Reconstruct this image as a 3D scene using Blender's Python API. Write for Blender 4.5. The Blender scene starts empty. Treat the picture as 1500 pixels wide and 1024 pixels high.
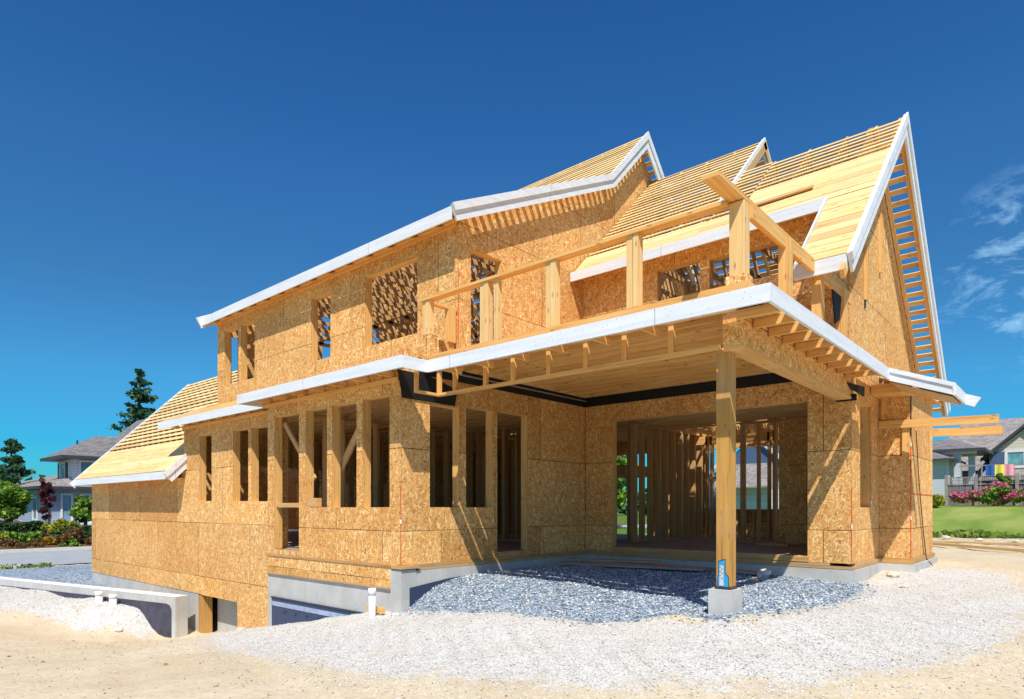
import bpy, math, random
import numpy as np
random.seed(7); rng=np.random.default_rng(7)
sc=bpy.context.scene; col=sc.collection
# ------------------------------------------------------------------ frame of the picture
FW=(-.6617,.7497); RT=(.7497,.6617)
def W(a,d): return (FW[0]*d+RT[0]*a, FW[1]*d+RT[1]*a)
# ------------------------------------------------------------------ shader helpers
class N:
    def __init__(s,name,rough=.8,spec=.3):
        s.m=bpy.data.materials.new(name); s.m.use_nodes=True; s.t=s.m.node_tree; s.b=s.t.nodes['Principled BSDF']
        s.b.inputs['Roughness'].default_value=rough; s.b.inputs['Specular IOR Level'].default_value=spec
    def n(s,t,ins=None,**kw):
        x=s.t.nodes.new(t)
        for k,v in kw.items(): setattr(x,k,v)
        for k,v in (ins or {}).items(): s.put(x.inputs[k],v)
        return x
    def put(s,i,v):
        if isinstance(v,bpy.types.NodeSocket): s.t.links.new(v,i)
        elif isinstance(v,(tuple,list)) and len(v)==3 and i.type=='RGBA': i.default_value=(*v,1)
        else: i.default_value=v
    def math(s,op,a,b=0,c=0,clamp=False):
        x=s.n('ShaderNodeMath',{0:a,1:b,2:c},operation=op); x.use_clamp=clamp; return x.outputs[0]
    def mix(s,f,a,b,mode='MIX'):
        x=s.t.nodes.new('ShaderNodeMix'); x.data_type='RGBA'; x.blend_type=mode
        s.put(x.inputs[0],f); s.put(x.inputs[6],a); s.put(x.inputs[7],b); return x.outputs[2]
    def ramp(s,f,stops,mode='LINEAR'):
        x=s.n('ShaderNodeValToRGB',{0:f}); r=x.color_ramp; r.interpolation=mode
        while len(r.elements)<len(stops): r.elements.new(.5)
        for e,(p,c) in zip(r.elements,stops): e.position=p; e.color=(*c,1) if len(c)==3 else c
        return x.outputs[0]
    def noise(s,vec,scale,detail=3,rough=.55,out=0):
        return s.n('ShaderNodeTexNoise',{'Vector':vec,'Scale':scale,'Detail':detail,'Roughness':rough}).outputs[out]
    def vor(s,vec,scale,feature='F1',rand=1.0,dim='3D'):
        x=s.n('ShaderNodeTexVoronoi',{'Vector':vec,'Scale':scale,'Randomness':rand},feature=feature,voronoi_dimensions=dim); return x
    def map(s,vec,loc=(0,0,0),rot=(0,0,0),scale=(1,1,1)):
        return s.n('ShaderNodeMapping',{'Vector':vec,'Location':loc,'Rotation':rot,'Scale':scale}).outputs[0]
    def uv(s): return s.n('ShaderNodeTexCoord').outputs['UV']
    def obj(s): return s.n('ShaderNodeTexCoord').outputs['Object']
    def pos(s): return s.n('ShaderNodeNewGeometry').outputs['Position']
    def isl(s): return s.n('ShaderNodeNewGeometry').outputs['Random Per Island']
    def col(s,c): s.put(s.b.inputs['Base Color'],c); return s
    def bump(s,h,st=.3,dist=.01):
        x=s.n('ShaderNodeBump',{'Strength':st,'Distance':dist,'Height':h}); s.t.links.new(x.outputs[0],s.b.inputs['Normal']); return s
def gt(s,a,b): return s.math('GREATER_THAN',a,b)
def osb(name,k=1.0,bias=0.):
    s=N(name,.75,.25); uv=s.uv()
    f=lambda c:(min(.94,1.20*k*c[0]**.78),min(.88,1.065*k*c[1]**.83),min(.80,.87*k*c[2]**.86))
    wob=s.n('ShaderNodeVectorMath',{0:s.noise(uv,3.0,2,.5,1),3:.10},operation='SCALE').outputs[0]
    wv=s.n('ShaderNodeVectorMath',{0:uv,1:wob},operation='ADD').outputs[0]
    base=s.noise(s.map(s.map(wv,rot=(0,0,1.2)),scale=(9,24,1)),1.0,4,.65)
    c=s.ramp(base,[(.30,f((.36,.19,.065))),(.47,f((.48,.28,.10))),(.62,f((.54,.33,.13))),(.75,f((.64,.42,.19)))])
    for i,(ang,sx,sy,th) in enumerate([(70,12,58,.76),(112,13,66,.76),(35,14,72,.78),(150,15,70,.78),(92,9,46,.80),(5,14,66,.84),(60,19,90,.80),(128,20,96,.82)]):
        m=s.map(s.map(wv,loc=(3.1*i,1.7*i,0),rot=(0,0,math.radians(ang))),scale=(sx,sy,1))
        v=s.vor(m,1.0,dim='2D'); sep=s.n('ShaderNodeSeparateColor',{0:v.outputs['Color']})
        kk=s.math('MULTIPLY',gt(s,sep.outputs[0],th),.82)
        cc=s.ramp(sep.outputs[1],[(0,f((.22,.095,.03))),(.18,f((.42,.225,.075))),(.45,f((.55,.33,.125))),(.76,f((.64,.43,.20))),(.88,f((.80,.62,.36))),(1,f((.93,.80,.56)))])
        c=s.mix(kk,c,cc)
    br=s.n('ShaderNodeTexBrick',{'Vector':s.map(uv,loc=(.55,-.41+24.4,0)),'Color1':(0,0,0),'Color2':(1,1,1),'Mortar':(.5,.5,.5),'Scale':1.0,'Mortar Size':.0050,'Mortar Smooth':.0,'Bias':0,'Brick Width':2.44,'Row Height':1.22},offset=.5)
    tone=s.ramp(br.outputs['Color'],[(0,(.82,.75,.66)),(.3,(1.0,.94,.86)),(.6,(.97,.98,1.0)),(1,(1.12,1.10,1.04))])
    c=s.mix(1.0,c,tone,'MULTIPLY')
    g=s.n('ShaderNodeTexBrick',{'Vector':s.map(uv,loc=(.55,-.41+24.4,0)),'Color1':(1,1,1),'Color2':(1,1,1),'Mortar':(0,0,0),'Scale':1.0,'Mortar Size':.0022,'Mortar Smooth':.0,'Brick Width':.407,'Row Height':.61},offset=0)
    c=s.mix(s.math('MULTIPLY',g.outputs['Fac'],.45),c,(.25,.13,.05))
    st=s.ramp(s.noise(uv,.8,5,.65),[(.30,(1.04,1.04,1.02)),(.5,(.98,.95,.92)),(.72,(.88,.78,.66))]); c=s.mix(1.0,c,st,'MULTIPLY')
    dots=s.vor(uv,3.4,dim='2D').outputs['Distance']
    c=s.mix(s.math('LESS_THAN',dots,.035),c,(.12,.06,.02))
    brk=s.ramp(s.noise(uv,.9,2),[(.40,(.45,.45,.45)),(.55,(1,1,1))])
    c=s.mix(s.math('MULTIPLY',br.outputs['Fac'],brk),c,(.05,.025,.012))
    s.col(c); s.bump(base,.35,.004); return s.m
def lumber(name,a=(.72,.47,.20),b=(.83,.62,.33),dark=(.42,.22,.08),rough=.7,knot=True,grey=0):
    s=N(name,rough,.3); uv=s.uv(); r=s.isl()
    off=s.math('MULTIPLY',r,37.0)
    v=s.n('ShaderNodeVectorMath',{0:uv,1:s.n('ShaderNodeCombineXYZ',{0:off,1:off}).outputs[0]},operation='ADD').outputs[0]
    g=s.noise(s.map(v,scale=(1.1,26,1)),1.0,5,.62)
    c=s.ramp(g,[(.3,dark),(.43,a),(.7,b)])
    tone=s.ramp(r,[(0,(.76,.68,.60)),(.15,(.96,.90,.80)),(.4,(1.05,1.01,.97)),(.6,(.92,.84,.74)),(.8,(1.0,.98,.95)),(1,(1.10,1.09,1.12))])
    c=s.mix(1.0,c,tone,'MULTIPLY')
    if knot:
        kv=s.vor(s.map(v,scale=(2.6,9,1)),1.0,dim='2D'); kp=s.n('ShaderNodeSeparateColor',{0:kv.outputs['Color']}); k=kv.outputs['Distance']
        c=s.mix(s.math('MULTIPLY',s.ramp(k,[(.04,(.8,.8,.8)),(.13,(0,0,0))]),gt(s,kp.outputs[0],.55)),c,(.34,.16,.06))
    if grey:
        c=s.mix(s.ramp(s.noise(v,1.3,3),[(.45,(0,0,0)),(.75,(grey,grey,grey))]),c,(.36,.32,.30))
    s.col(c); s.bump(g,.25,.003); return s.m
def plain(name,c,rough=.6,spec=.4,var=.12,scale=4.,bump=0.):
    s=N(name,rough,spec); n=s.noise(s.obj(),scale,4,.6)
    lo=tuple(x*(1-var) for x in c); hi=tuple(min(1,x*(1+var)) for x in c)
    s.col(s.ramp(n,[(.3,lo),(.7,hi)]))
    if bump: s.bump(n,bump,.01)
    return s.m
def board_white(name):
    s=N(name,.55,.3); uv=s.uv()
    g=s.noise(s.map(uv,scale=(.8,14,1)),1.0,4)
    c=s.ramp(g,[(.3,(.66,.70,.76)),(.7,(.80,.83,.87))])
    sc_=s.noise(uv,9,3,.7); c=s.mix(s.ramp(sc_,[(.68,(0,0,0)),(.74,(.5,.5,.5))]),c,(.50,.50,.48))
    xy=s.n('ShaderNodeSeparateXYZ',{0:uv}); fx=s.math('FRACT',s.math('DIVIDE',xy.outputs[0],3.05))
    c=s.mix(s.math('LESS_THAN',fx,.0022),c,(.22,.23,.25))
    nl=s.vor(s.map(uv,scale=(2.46,12,1)),1.0,rand=.12,dim='2D').outputs['Distance']; nl=s.vor(uv,9,rand=.9,dim='2D').outputs['Distance']
    c=s.mix(s.math('LESS_THAN',nl,.045),c,(.35,.34,.33))
    c=s.mix(s.ramp(s.noise(uv,1.1,5,.65),[(.5,(0,0,0)),(.72,(.4,.4,.4))]),c,(.60,.62,.64))
    s.col(c); return s.m
def concrete(name,c=(.40,.41,.40)):
    s=N(name,.85,.2); p=s.pos()
    n=s.noise(p,1.7,5,.6); st=s.noise(s.map(p,scale=(5,5,.5)),1.0,4,.6)
    cc=s.ramp(n,[(.3,tuple(x*.78 for x in c)),(.7,tuple(min(1,x*1.15) for x in c))])
    cc=s.mix(s.ramp(st,[(.45,(0,0,0)),(.75,(.45,.45,.45))]),cc,tuple(x*.72 for x in c))
    pit=s.vor(p,22).outputs['Distance']; cc=s.mix(s.math('LESS_THAN',pit,.10),cc,(.16,.15,.14))
    cc=s.mix(s.math('MULTIPLY',s.noise(p,60,2),.35),cc,tuple(min(1,x*1.3) for x in c))
    uv=s.uv(); q=s.n('ShaderNodeTexBrick',{'Vector':uv,'Color1':(1,1,1),'Color2':(1,1,1),'Mortar':(0,0,0),'Scale':1.0,'Mortar Size':.006,'Brick Width':.61,'Row Height':6.0},offset=0)
    cc=s.mix(s.math('MULTIPLY',q.outputs['Fac'],.28),cc,tuple(x*.55 for x in c))
    rust=s.ramp(s.noise(s.map(p,scale=(3,3,1)),.8,4),[(.58,(0,0,0)),(.75,(.35,.35,.35))]); cc=s.mix(rust,cc,(c[0]*.95,c[1]*.82,c[2]*.62))
    s.col(cc); s.bump(s.noise(p,35,4),.3,.01); return s.m
def ground_mat(name):
    s=N(name,.95,.1); p=s.pos()
    at=s.n('ShaderNodeVertexColor',layer_name='zone'); sep=s.n('ShaderNodeSeparateColor',{0:at.outputs[0]})
    en=s.noise(p,3.5,6,.7); en2=s.noise(p,16,4,.7)
    pert=s.math('ADD',s.math('MULTIPLY',s.math('SUBTRACT',en,.5),.9),s.math('MULTIPLY',s.math('SUBTRACT',en2,.5),.5))
    def mask(o): return s.ramp(s.math('ADD',sep.outputs[o],pert),[(.44,(0,0,0)),(.60,(1,1,1))])
    # sand
    a=s.noise(p,.55,6,.62); b=s.noise(p,14,5,.75); f=s.noise(p,90,3,.7)
    sand=s.ramp(a,[(.3,(.50,.41,.27)),(.5,(.62,.53,.37)),(.7,(.70,.62,.47))])
    sand=s.mix(s.ramp(b,[(.35,(.8,.8,.8)),(.62,(0,0,0))]),sand,(.44,.345,.21))
    sand=s.mix(s.math('MULTIPLY',f,.5),sand,(.72,.62,.45))
    peb=s.vor(p,26); pk=s.n('ShaderNodeSeparateColor',{0:peb.outputs['Color']})
    sand=s.mix(s.math('MULTIPLY',s.math('LESS_THAN',peb.outputs['Distance'],.22),gt(s,pk.outputs[0],.86)),sand,s.ramp(pk.outputs[1],[(0,(.16,.13,.10)),(1,(.66,.62,.55))]))
    # white gravel
    v=s.vor(p,78); vs=s.n('ShaderNodeSeparateColor',{0:v.outputs['Color']})
    wg=s.ramp(vs.outputs[0],[(0,(.27,.26,.245)),(.1,(.46,.45,.42)),(.3,(.61,.59,.55)),(.75,(.68,.665,.63)),(1,(.75,.74,.715))])
    wg=s.mix(s.ramp(s.noise(p,1.2,5),[(.5,(0,0,0)),(.72,(.5,.5,.5))]),wg,(.60,.54,.43))
    bl=s.vor(p,34); bs=s.n('ShaderNodeSeparateColor',{0:bl.outputs['Color']})
    bg=s.ramp(bs.outputs[0],[(0,(.07,.10,.14)),(.35,(.19,.25,.33)),(.7,(.31,.39,.47)),(1,(.50,.57,.63))])
    gn=s.noise(p,5,6,.7); gr=s.ramp(gn,[(.3,(.05,.10,.015)),(.55,(.11,.19,.03)),(.75,(.26,.27,.08))])
    c=s.mix(mask(2),sand,gr); c=s.mix(mask(0),c,wg); c=s.mix(mask(1),c,bg)
    s.col(c)
    h=s.math('ADD',s.math('MULTIPLY',v.outputs['Distance'],s.math('ADD',mask(0),mask(1))),s.math('MULTIPLY',b,.8))
    s.bump(h,.55,.02); return s.m
def stone_mat(name,stops):
    s=N(name,.85,.2); r=s.isl(); s.col(s.ramp(r,stops)); return s.m
def leaf_mat(name,stops):
    s=N(name,.6,.3); r=s.isl(); c=s.ramp(r,stops); s.col(c)
    s.b.inputs['Subsurface Weight'].default_value=0
    tr=s.n('ShaderNodeBsdfTranslucent',{0:c}); mx=s.n('ShaderNodeMixShader',{0:.3,1:s.b.outputs[0],2:tr.outputs[0]})
    s.t.links.new(mx.outputs[0],s.t.nodes['Material Output'].inputs[0]); return s.m
def siding(name,c,period=.15):
    s=N(name,.7,.3); p=s.pos(); z=s.n('ShaderNodeSeparateXYZ',{0:p}).outputs[2]
    f=s.math('FRACT',s.math('DIVIDE',z,period)); k=s.math('LESS_THAN',f,.13)
    cc=s.mix(k,c,tuple(x*.55 for x in c)); cc=s.mix(s.math('MULTIPLY',s.noise(p,1.5,3),.25),cc,tuple(min(1,x*1.3) for x in c))
    s.col(cc); s.bump(f,.4,.02); return s.m
def shingle(name,c):
    s=N(name,.9,.15); p=s.uv()
    br=s.n('ShaderNodeTexBrick',{'Vector':p,'Color1':tuple(x*.7 for x in c),'Color2':tuple(min(1,x*1.35) for x in c),'Mortar':tuple(x*.35 for x in c),'Scale':1.0,'Mortar Size':.012,'Brick Width':.33,'Row Height':.17})
    cc=s.mix(s.math('MULTIPLY',s.noise(s.pos(),1.3,5,.7),.5),br.outputs['Color'],tuple(min(1,x*1.2) for x in c)); s.col(cc); return s.m
def glass_dark(name,c=(.10,.18,.24)):
    s=N(name,.08,.8); s.col(s.ramp(s.noise(s.obj(),1.1,2),[(.4,c),(.6,tuple(x*1.8 for x in c))])); return s.m
M={}
M['osb']=osb('oriented_strand_board')
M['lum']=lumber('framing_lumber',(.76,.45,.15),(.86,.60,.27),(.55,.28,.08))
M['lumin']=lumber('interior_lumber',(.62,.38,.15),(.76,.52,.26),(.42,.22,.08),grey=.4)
M['roofb']=lumber('roof_boards',(.80,.56,.24),(.90,.71,.39),(.62,.36,.13),grey=.25)
M['post']=lumber('porch_post_wood',(.52,.29,.07),(.66,.41,.13),(.27,.13,.03),grey=.35)
M['sill']=lumber('sill_lumber',(.50,.30,.11),(.62,.42,.19),(.30,.16,.05),grey=.6)
M['oldwood']=lumber('weathered_wood',(.42,.36,.31),(.54,.47,.42),(.25,.20,.17))
M['white']=board_white('primed_white_board')
M['conc']=concrete('concrete',(.50,.50,.48)); M['concw']=concrete('concrete_pale',(.64,.64,.63))
M['subfloor']=plain('subfloor_panel',(.34,.27,.22),.7,.3,.2,3)
M['felt']=plain('black_membrane',(.012,.012,.013),.6,.3,.3,8)
M['dimple']=None
s=N('dimpled_membrane',.45,.5); p=s.pos(); v=s.vor(p,38,rand=0.).outputs['Distance']
s.col(s.ramp(v,[(.1,(.10,.14,.26)),(.5,(.03,.045,.10))])); s.bump(v,.7,.02); M['dimple']=s.m
M['memb']=plain('membrane_top_strip',(.33,.40,.55),.5,.4,.2,9); M['membd']=plain('membrane_clip',(.03,.04,.08),.5,.4,.2,9)
M['cap']=plain('sunlit_wall_top',(.74,.74,.74),.8,.2,.05,3)  # paler than the wall's concrete: highlight on its top painted in
M['tar']=plain('damp_proof_coating',(.055,.055,.085),.55,.4,.35,5)
M['pvc']=plain('white_pvc',(.85,.85,.85),.3,.5,.03,3)
M['red']=plain('red_chalk',(.80,.10,.02),.7,.2,.25,12)
M['iron']=plain('dark_metal',(.04,.04,.045),.5,.5,.2,9)
M['galv']=plain('galvanised_plate',(.55,.60,.62),.35,.6,.1,20)
M['blue']=plain('blue_label',(.02,.33,.62),.5,.4,.08,9)
M['bluepipe']=plain('blue_pipe',(.03,.10,.45),.4,.5,.1,9)
M['ground']=ground_mat('site_ground')
M['stB']=stone_mat('blue_gravel_stones',[(0,(.04,.06,.09)),(.2,(.14,.20,.28)),(.5,(.30,.38,.46)),(.8,(.46,.53,.59)),(.93,(.62,.64,.64)),(1,(.84,.85,.85))])
M['stW']=stone_mat('pale_gravel_stones',[(0,(.20,.19,.175)),(.10,(.42,.40,.365)),(.3,(.59,.575,.53)),(.8,(.67,.66,.62)),(1,(.74,.735,.71))])
M['stS']=stone_mat('sand_stones',[(0,(.20,.15,.10)),(.5,(.46,.37,.25)),(1,(.66,.58,.46))])
M['asph']=plain('asphalt',(.34,.36,.38),.9,.2,.10,2)
M['kerb']=plain('kerb_concrete',(.62,.58,.50),.9,.2,.1,3)
M['bark']=plain('bark',(.10,.07,.05),.95,.1,.3,12)
G_=lambda *c:[(i/(len(c)-1),x) for i,x in enumerate(c)]
M['lfG']=leaf_mat('leaf_bright_green',G_((.05,.12,.01),(.11,.24,.02),(.20,.36,.035),(.32,.46,.07)))
M['lfD']=leaf_mat('leaf_dark_green',G_((.015,.05,.018),(.03,.085,.025),(.06,.13,.04),(.12,.20,.05)))
M['lfC']=leaf_mat('conifer_needles',G_((.015,.06,.045),(.03,.11,.07),(.06,.16,.08),(.20,.26,.05)))
M['lfP']=leaf_mat('leaf_purple',G_((.03,.008,.015),(.07,.015,.025),(.14,.03,.035),(.20,.06,.05)))
M['lfR']=leaf_mat('leaf_russet',G_((.09,.05,.02),(.17,.09,.035),(.25,.13,.05),(.20,.22,.05)))
M['lfY']=leaf_mat('leaf_yellow_green',G_((.10,.14,.01),(.25,.28,.02),(.42,.42,.04),(.55,.50,.08)))
M['lfO']=leaf_mat('flower_orange',G_((.5,.25,.02),(.6,.35,.02),(.25,.22,.04),(.7,.5,.05)))
M['flP']=leaf_mat('flower_pink',G_((.55,.06,.18),(.75,.16,.30),(.85,.35,.45),(.06,.13,.03)))
M['flW']=leaf_mat('flower_pale',G_((.6,.4,.45),(.8,.7,.72),(.7,.5,.55),(.1,.2,.05)))
M['grass']=leaf_mat('grass_blades',G_((.07,.14,.015),(.13,.24,.025),(.22,.32,.05),(.34,.36,.10)))
s=N('lawn',.95,.1); p=s.pos(); q=s.map(p,rot=(0,0,.5),scale=(.45,.06,1))
c=s.ramp(s.noise(q,1.2,4,.6),[(.3,(.15,.24,.04)),(.5,(.26,.35,.07)),(.68,(.44,.44,.14))])
s.col(s.mix(s.math('MULTIPLY',s.noise(p,9,4),.6),c,(.12,.20,.03))); s.bump(s.noise(p,25,3),.5,.05); M['lawn']=s.m
M['sidL']=siding('lilac_grey_siding',(.36,.42,.54)); M['sidU']=siding('pale_siding',(.74,.68,.72)); M['sidR']=siding('pale_blue_siding',(.55,.60,.64))
M['sidB']=siding('slate_blue_siding',(.075,.13,.24)); M['beige']=siding('beige_siding',(.62,.56,.46),.2)
M['shing']=shingle('grey_shingles',(.19,.18,.185)); M['shing2']=shingle('brown_grey_shingles',(.27,.245,.235))
M['trimd']=plain('dark_trim',(.05,.055,.065),.5,.4,.1,4); M['trimw']=plain('white_trim',(.72,.72,.72),.5,.4,.05,4)
M['glass']=glass_dark('window_glass'); M['glass2']=glass_dark('window_glass_green',(.10,.26,.30))
M['stonew']=plain('stone_veneer',(.38,.37,.36),.9,.2,.45,7,.6)
M['fence']=plain('grey_fence_wood',(.20,.17,.18),.85,.2,.25,5); M['fenceb']=plain('grey_fence_post',(.30,.27,.25),.85,.2,.2,5)
M['gdoor']=plain('white_garage_door',(.68,.70,.74),.5,.4,.03,3)
M['mulch']=plain('bark_mulch',(.13,.075,.05),.95,.1,.5,9,.5)
for k,c_ in (('tb',(.04,.13,.42)),('ty',(.85,.70,.10)),('tp',(.85,.35,.45))): M[k]=plain('towel_'+k,c_,.9,.1,.06,6)
# ------------------------------------------------------------------ mesh helpers
def tag(o,label=None,cat=None,group=None,kind=None):
    if label: o['label']=label
    if cat: o['category']=cat
    if group: o['group']=group
    if kind: o['kind']=kind
    return o
def empty(name,loc=(0,0,0),label=None,cat=None,group=None):
    o=bpy.data.objects.new(name,None); o.location=loc; o.empty_display_size=.3; col.objects.link(o); tag(o,label,cat,group); return o
def V(*a): return np.array(a,float)
class MB:
    def __init__(s): s.v=[];s.f=[];s.uv=[]
    def face(s,idx,uvs): s.f.append(tuple(idx)); s.uv.extend(uvs)
    def box(s,x0,x1,y0,y1,z0,z1): 
        c=V((x0+x1)/2,(y0+y1)/2,(z0+z1)/2); return s.ob(c,V(1,0,0),V(0,1,0),V(0,0,1),abs(x1-x0),abs(y1-y0),abs(z1-z0))
    def ob(s,c,e0,e1,e2,l0,l1,l2):
        E=[e0,e1,e2];L=[l0,l1,l2]; b=len(s.v)
        for k in range(8):
            p=c+sum(((1 if k>>j&1 else -1)*.5*L[j])*E[j] for j in range(3)); s.v.append(tuple(p))
        long=int(np.argmax(L)); o=random.random()*3
        for ax in range(3):
            o1,o2=[j for j in range(3) if j!=ax]
            for sg in (0,1):
                ks=[]
                for a,bb in ((0,0),(1,0),(1,1),(0,1)):
                    ks.append((sg<<ax)|(a<<o1)|(bb<<o2))
                flip = (sg==1) ^ (ax==1)
                if not flip: ks=ks[::-1]
                def uvof(k):
                    d=[((k>>j&1)-.5)*L[j] for j in range(3)]
                    u=d[long] if long!=ax else d[o1]
                    oth=o2 if o1==long else o1
                    if long==ax: oth=o2
                    return (u+o,d[oth]+o)
                s.face([b+k for k in ks],[uvof(k) for k in ks])
        return s
    def beam(s,p,q,w,h,up=(0,0,1)):   # w across, h along 'up'
        p=V(*p);q=V(*q); e0=q-p; L=np.linalg.norm(e0); e0=e0/L; up=V(*up); e1=np.cross(up,e0); n=np.linalg.norm(e1)
        if n<1e-6: e1=V(1,0,0)
        else: e1=e1/n
        e2=np.cross(e0,e1); return s.ob((p+q)/2,e0,e1,e2,L,w,h)
    def poly(s,pts,uv=None):          # planar polygon, planar uv by normal
        b=len(s.v); s.v.extend([tuple(map(float,p)) for p in pts])
        if uv is None:
            a=V(*pts[1])-V(*pts[0]); n=np.zeros(3)
            for i in range(len(pts)): n+=np.cross(V(*pts[i]),V(*pts[(i+1)%len(pts)]))
            n/=max(np.linalg.norm(n),1e-9)
            if abs(n[2])>.95: uv=[(p[0],p[1]) for p in pts]
            else:
                t=np.cross(V(0,0,1),n); t/=np.linalg.norm(t); w=np.cross(n,t); uv=[(float(V(*p)@t),float(V(*p)@w)) for p in pts]
        s.face(range(b,b+len(pts)),uv); return s
    def prism(s,pts,d):               # polygon extruded by vector d
        d=V(*d); P=[V(*p) for p in pts]; Q=[p+d for p in P]
        n=np.zeros(3)
        for i in range(len(P)): n+=np.cross(P[i],P[(i+1)%len(P)])
        if n@d>0: P,Q=P[::-1],Q[::-1]
        s.poly(P); s.poly(Q[::-1])
        for i in range(len(P)):
            j=(i+1)%len(P); s.poly([P[j],P[i],Q[i],Q[j]])
        return s
    def tube(s,p,q,r,r2=None,n=12,cap=True):
        p=V(*p);q=V(*q);r2=r if r2 is None else r2; e=q-p;L=np.linalg.norm(e);e/=L
        a=np.cross(e,V(0,0,1) if abs(e[2])<.9 else V(1,0,0)); a/=np.linalg.norm(a); b_=np.cross(e,a); b=len(s.v)
        for (c,rr) in ((p,r),(q,r2)):
            for k in range(n):
                t=2*math.pi*k/n; s.v.append(tuple(c+rr*(math.cos(t)*a+math.sin(t)*b_)))
        for k in range(n):
            j=(k+1)%n; s.face([b+k,b+j,b+n+j,b+n+k],[(0,k/n),(0,(k+1)/n),(L,(k+1)/n),(L,k/n)])
        if cap:
            s.face([b+k for k in range(n)][::-1],[(0,0)]*n); s.face([b+n+k for k in range(n)],[(0,0)]*n)
        return s
    def build(s,name,mat,parent=None,smooth=False,**t):
        me=bpy.data.meshes.new(name); me.from_pydata(s.v,[],s.f); 
        l=me.uv_layers.new(name='UVMap'); l.data.foreach_set('uv',np.array(s.uv,np.float32).ravel())
        me.materials.append(M[mat] if isinstance(mat,str) else mat)
        if smooth: me.polygons.foreach_set('use_smooth',[True]*len(me.polygons))
        o=bpy.data.objects.new(name,me); col.objects.link(o)
        if parent: 
            o.parent=parent; w=parent; L=V(0,0,0)
            while w: L+=V(*w.location); w=w.parent
            o.location=tuple(-L)
        tag(o,**t); return o
def wall(axis,c,th,u0,u1,z0,z1,ops=(),top=None,bot=None,brk=()):
    """sheathing panel: axis 'y' -> plane Y=c spanning x; outer face at c, thickness th inwards (signed)."""
    m=MB(); top=top or (lambda u:z1); bot=bot or (lambda u:z0)
    us=sorted({u0,u1,*[x for o in ops for x in o[:2]],*brk}); us=[u for u in us if u0-1e-6<=u<=u1+1e-6]
    zs=sorted({z0,z1,*[x for o in ops for x in o[2:4]]}); zs=[z for z in zs if z0-1e-6<=z<=z1+1e-6]
    P=(lambda u,d,z:(u,c+d,z)) if axis=='y' else (lambda u,d,z:(c+d,u,z))
    def solid(i,j):
        if i<0 or j<0 or i>=len(us)-1 or j>=len(zs)-1: return False
        a=(us[i]+us[i+1])/2;b=(zs[j]+zs[j+1])/2
        return not any(o[0]<a<o[1] and o[2]<b<o[3] for o in ops)
    cl=lambda u,z:max(bot(u),min(z,top(u)))
    for i in range(len(us)-1):
        for j in range(len(zs)-1):
            if not solid(i,j): continue
            a,b=us[i],us[i+1]; q=[(a,cl(a,zs[j])),(b,cl(b,zs[j])),(b,cl(b,zs[j+1])),(a,cl(a,zs[j+1]))]
            if q[3][1]-q[0][1]<1e-4 and q[2][1]-q[1][1]<1e-4: continue
            k=[q[0]]; 
            for w in q[1:]:
                if abs(w[0]-k[-1][0])+abs(w[1]-k[-1][1])>1e-4: k.append(w)
            if abs(k[0][0]-k[-1][0])+abs(k[0][1]-k[-1][1])<1e-4: k.pop()
            if len(k)<3: continue
            m.poly([P(u,0,z) for u,z in k],[(u,z) for u,z in k]); m.poly([P(u,th,z) for u,z in k][::-1],[(u+5,z) for u,z in k][::-1])
            for (e,ni,nj) in (((0,1),i,j-1),((2,3),i,j+1),((1,2),i+1,j),((3,0),i-1,j)):
                if solid(ni,nj): continue
                A,B=q[e[0]],q[e[1]]; m.poly([P(A[0],0,A[1]),P(A[0],th,A[1]),P(B[0],th,B[1]),P(B[0],0,B[1])],[(0,0),(.01,0),(.01,1),(0,1)])
    return m
def frame(axis,c,d0,u0,u1,z0,z1,parent,depth=.14,sill=True,mat='lum',name='window_frame',t=.038):
    """rough-opening lumber lining just outside the hole so its faces are the jambs"""
    m=MB(); s=1 if d0>0 else -1; a=c+s*.002; b=c+s*depth; y0,y1=min(a,b),max(a,b)
    def bx(ua,ub,za,zb):
        if axis=='y': m.box(ua,ub,y0,y1,za,zb)
        else: m.box(y0,y1,ua,ub,za,zb)
    e=.004
    bx(u0-t+e,u0+e,z0,z1); bx(u1-e,u1+t-e,z0,z1); bx(u0-t+e,u1+t-e,z1-e,z1+.2)
    if sill: bx(u0-t+e,u1+t-e,z0-t+e,z0+e*.5)
    m.build(name,mat,parent)
# ================================================================== THE HOUSE
H=empty('unfinished_house',(-2.1,10.6,-.3),'large two storey timber house under construction with strand board walls and slatted roofs','house')
YW=6.35; YB=5.98; XP=-7.44; YP=10.64; XR=-2.59; YU=7.10; XU=-7.40; YQ=10.52; TH=.012
# ---- ground floor walls
def W_(m,name='wall',mat='osb',**k): return m.build(name,mat,H,**k)
def lowbot(u): return -1.22 if u<-15.05 else (-1.25 if u<-13.3 else -2.0)
o0=[(-15.15,-14.52,.90,2.40),(-13.49,-12.82,.89,2.39),(-12.68,-12.02,.88,2.38),(-15.06,-13.3,-2.0,-1.23)]
w0=W_(wall('y',YW,TH,-16.0,-11.9,-2.0,2.75,o0+[(-16.0,-15.05,-2.0,-1.22)]))
wg=W_(wall('y',YW,TH,-22.87,-16.0,-1.22,1.60))
wl=W_(wall('x',-22.87,TH,YW+.013,12.4,-1.22,4.8,top=lambda y:min(1.9+(y-6.35),4.8-(y-9.25)),brk=(9.25,)))
W_(wall('y',12.4,-TH,-22.85,-15.92,-1.3,1.75)); W_(wall('x',-15.9,TH,12.42,15.85,-1.3,1.80)); W_(wall('y',15.92,-TH,-15.9,-15.5,-1.3,3.0))
wbo=[(-11.07,-10.23,.0,2.42),(-10.01,-9.36,.76,2.43),(-9.20,-8.53,.76,2.43),(-8.37,-7.70,.76,2.44)]
w1=W_(wall('y',YB,TH,-11.32,XP,-.09,2.78,wbo))
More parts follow.
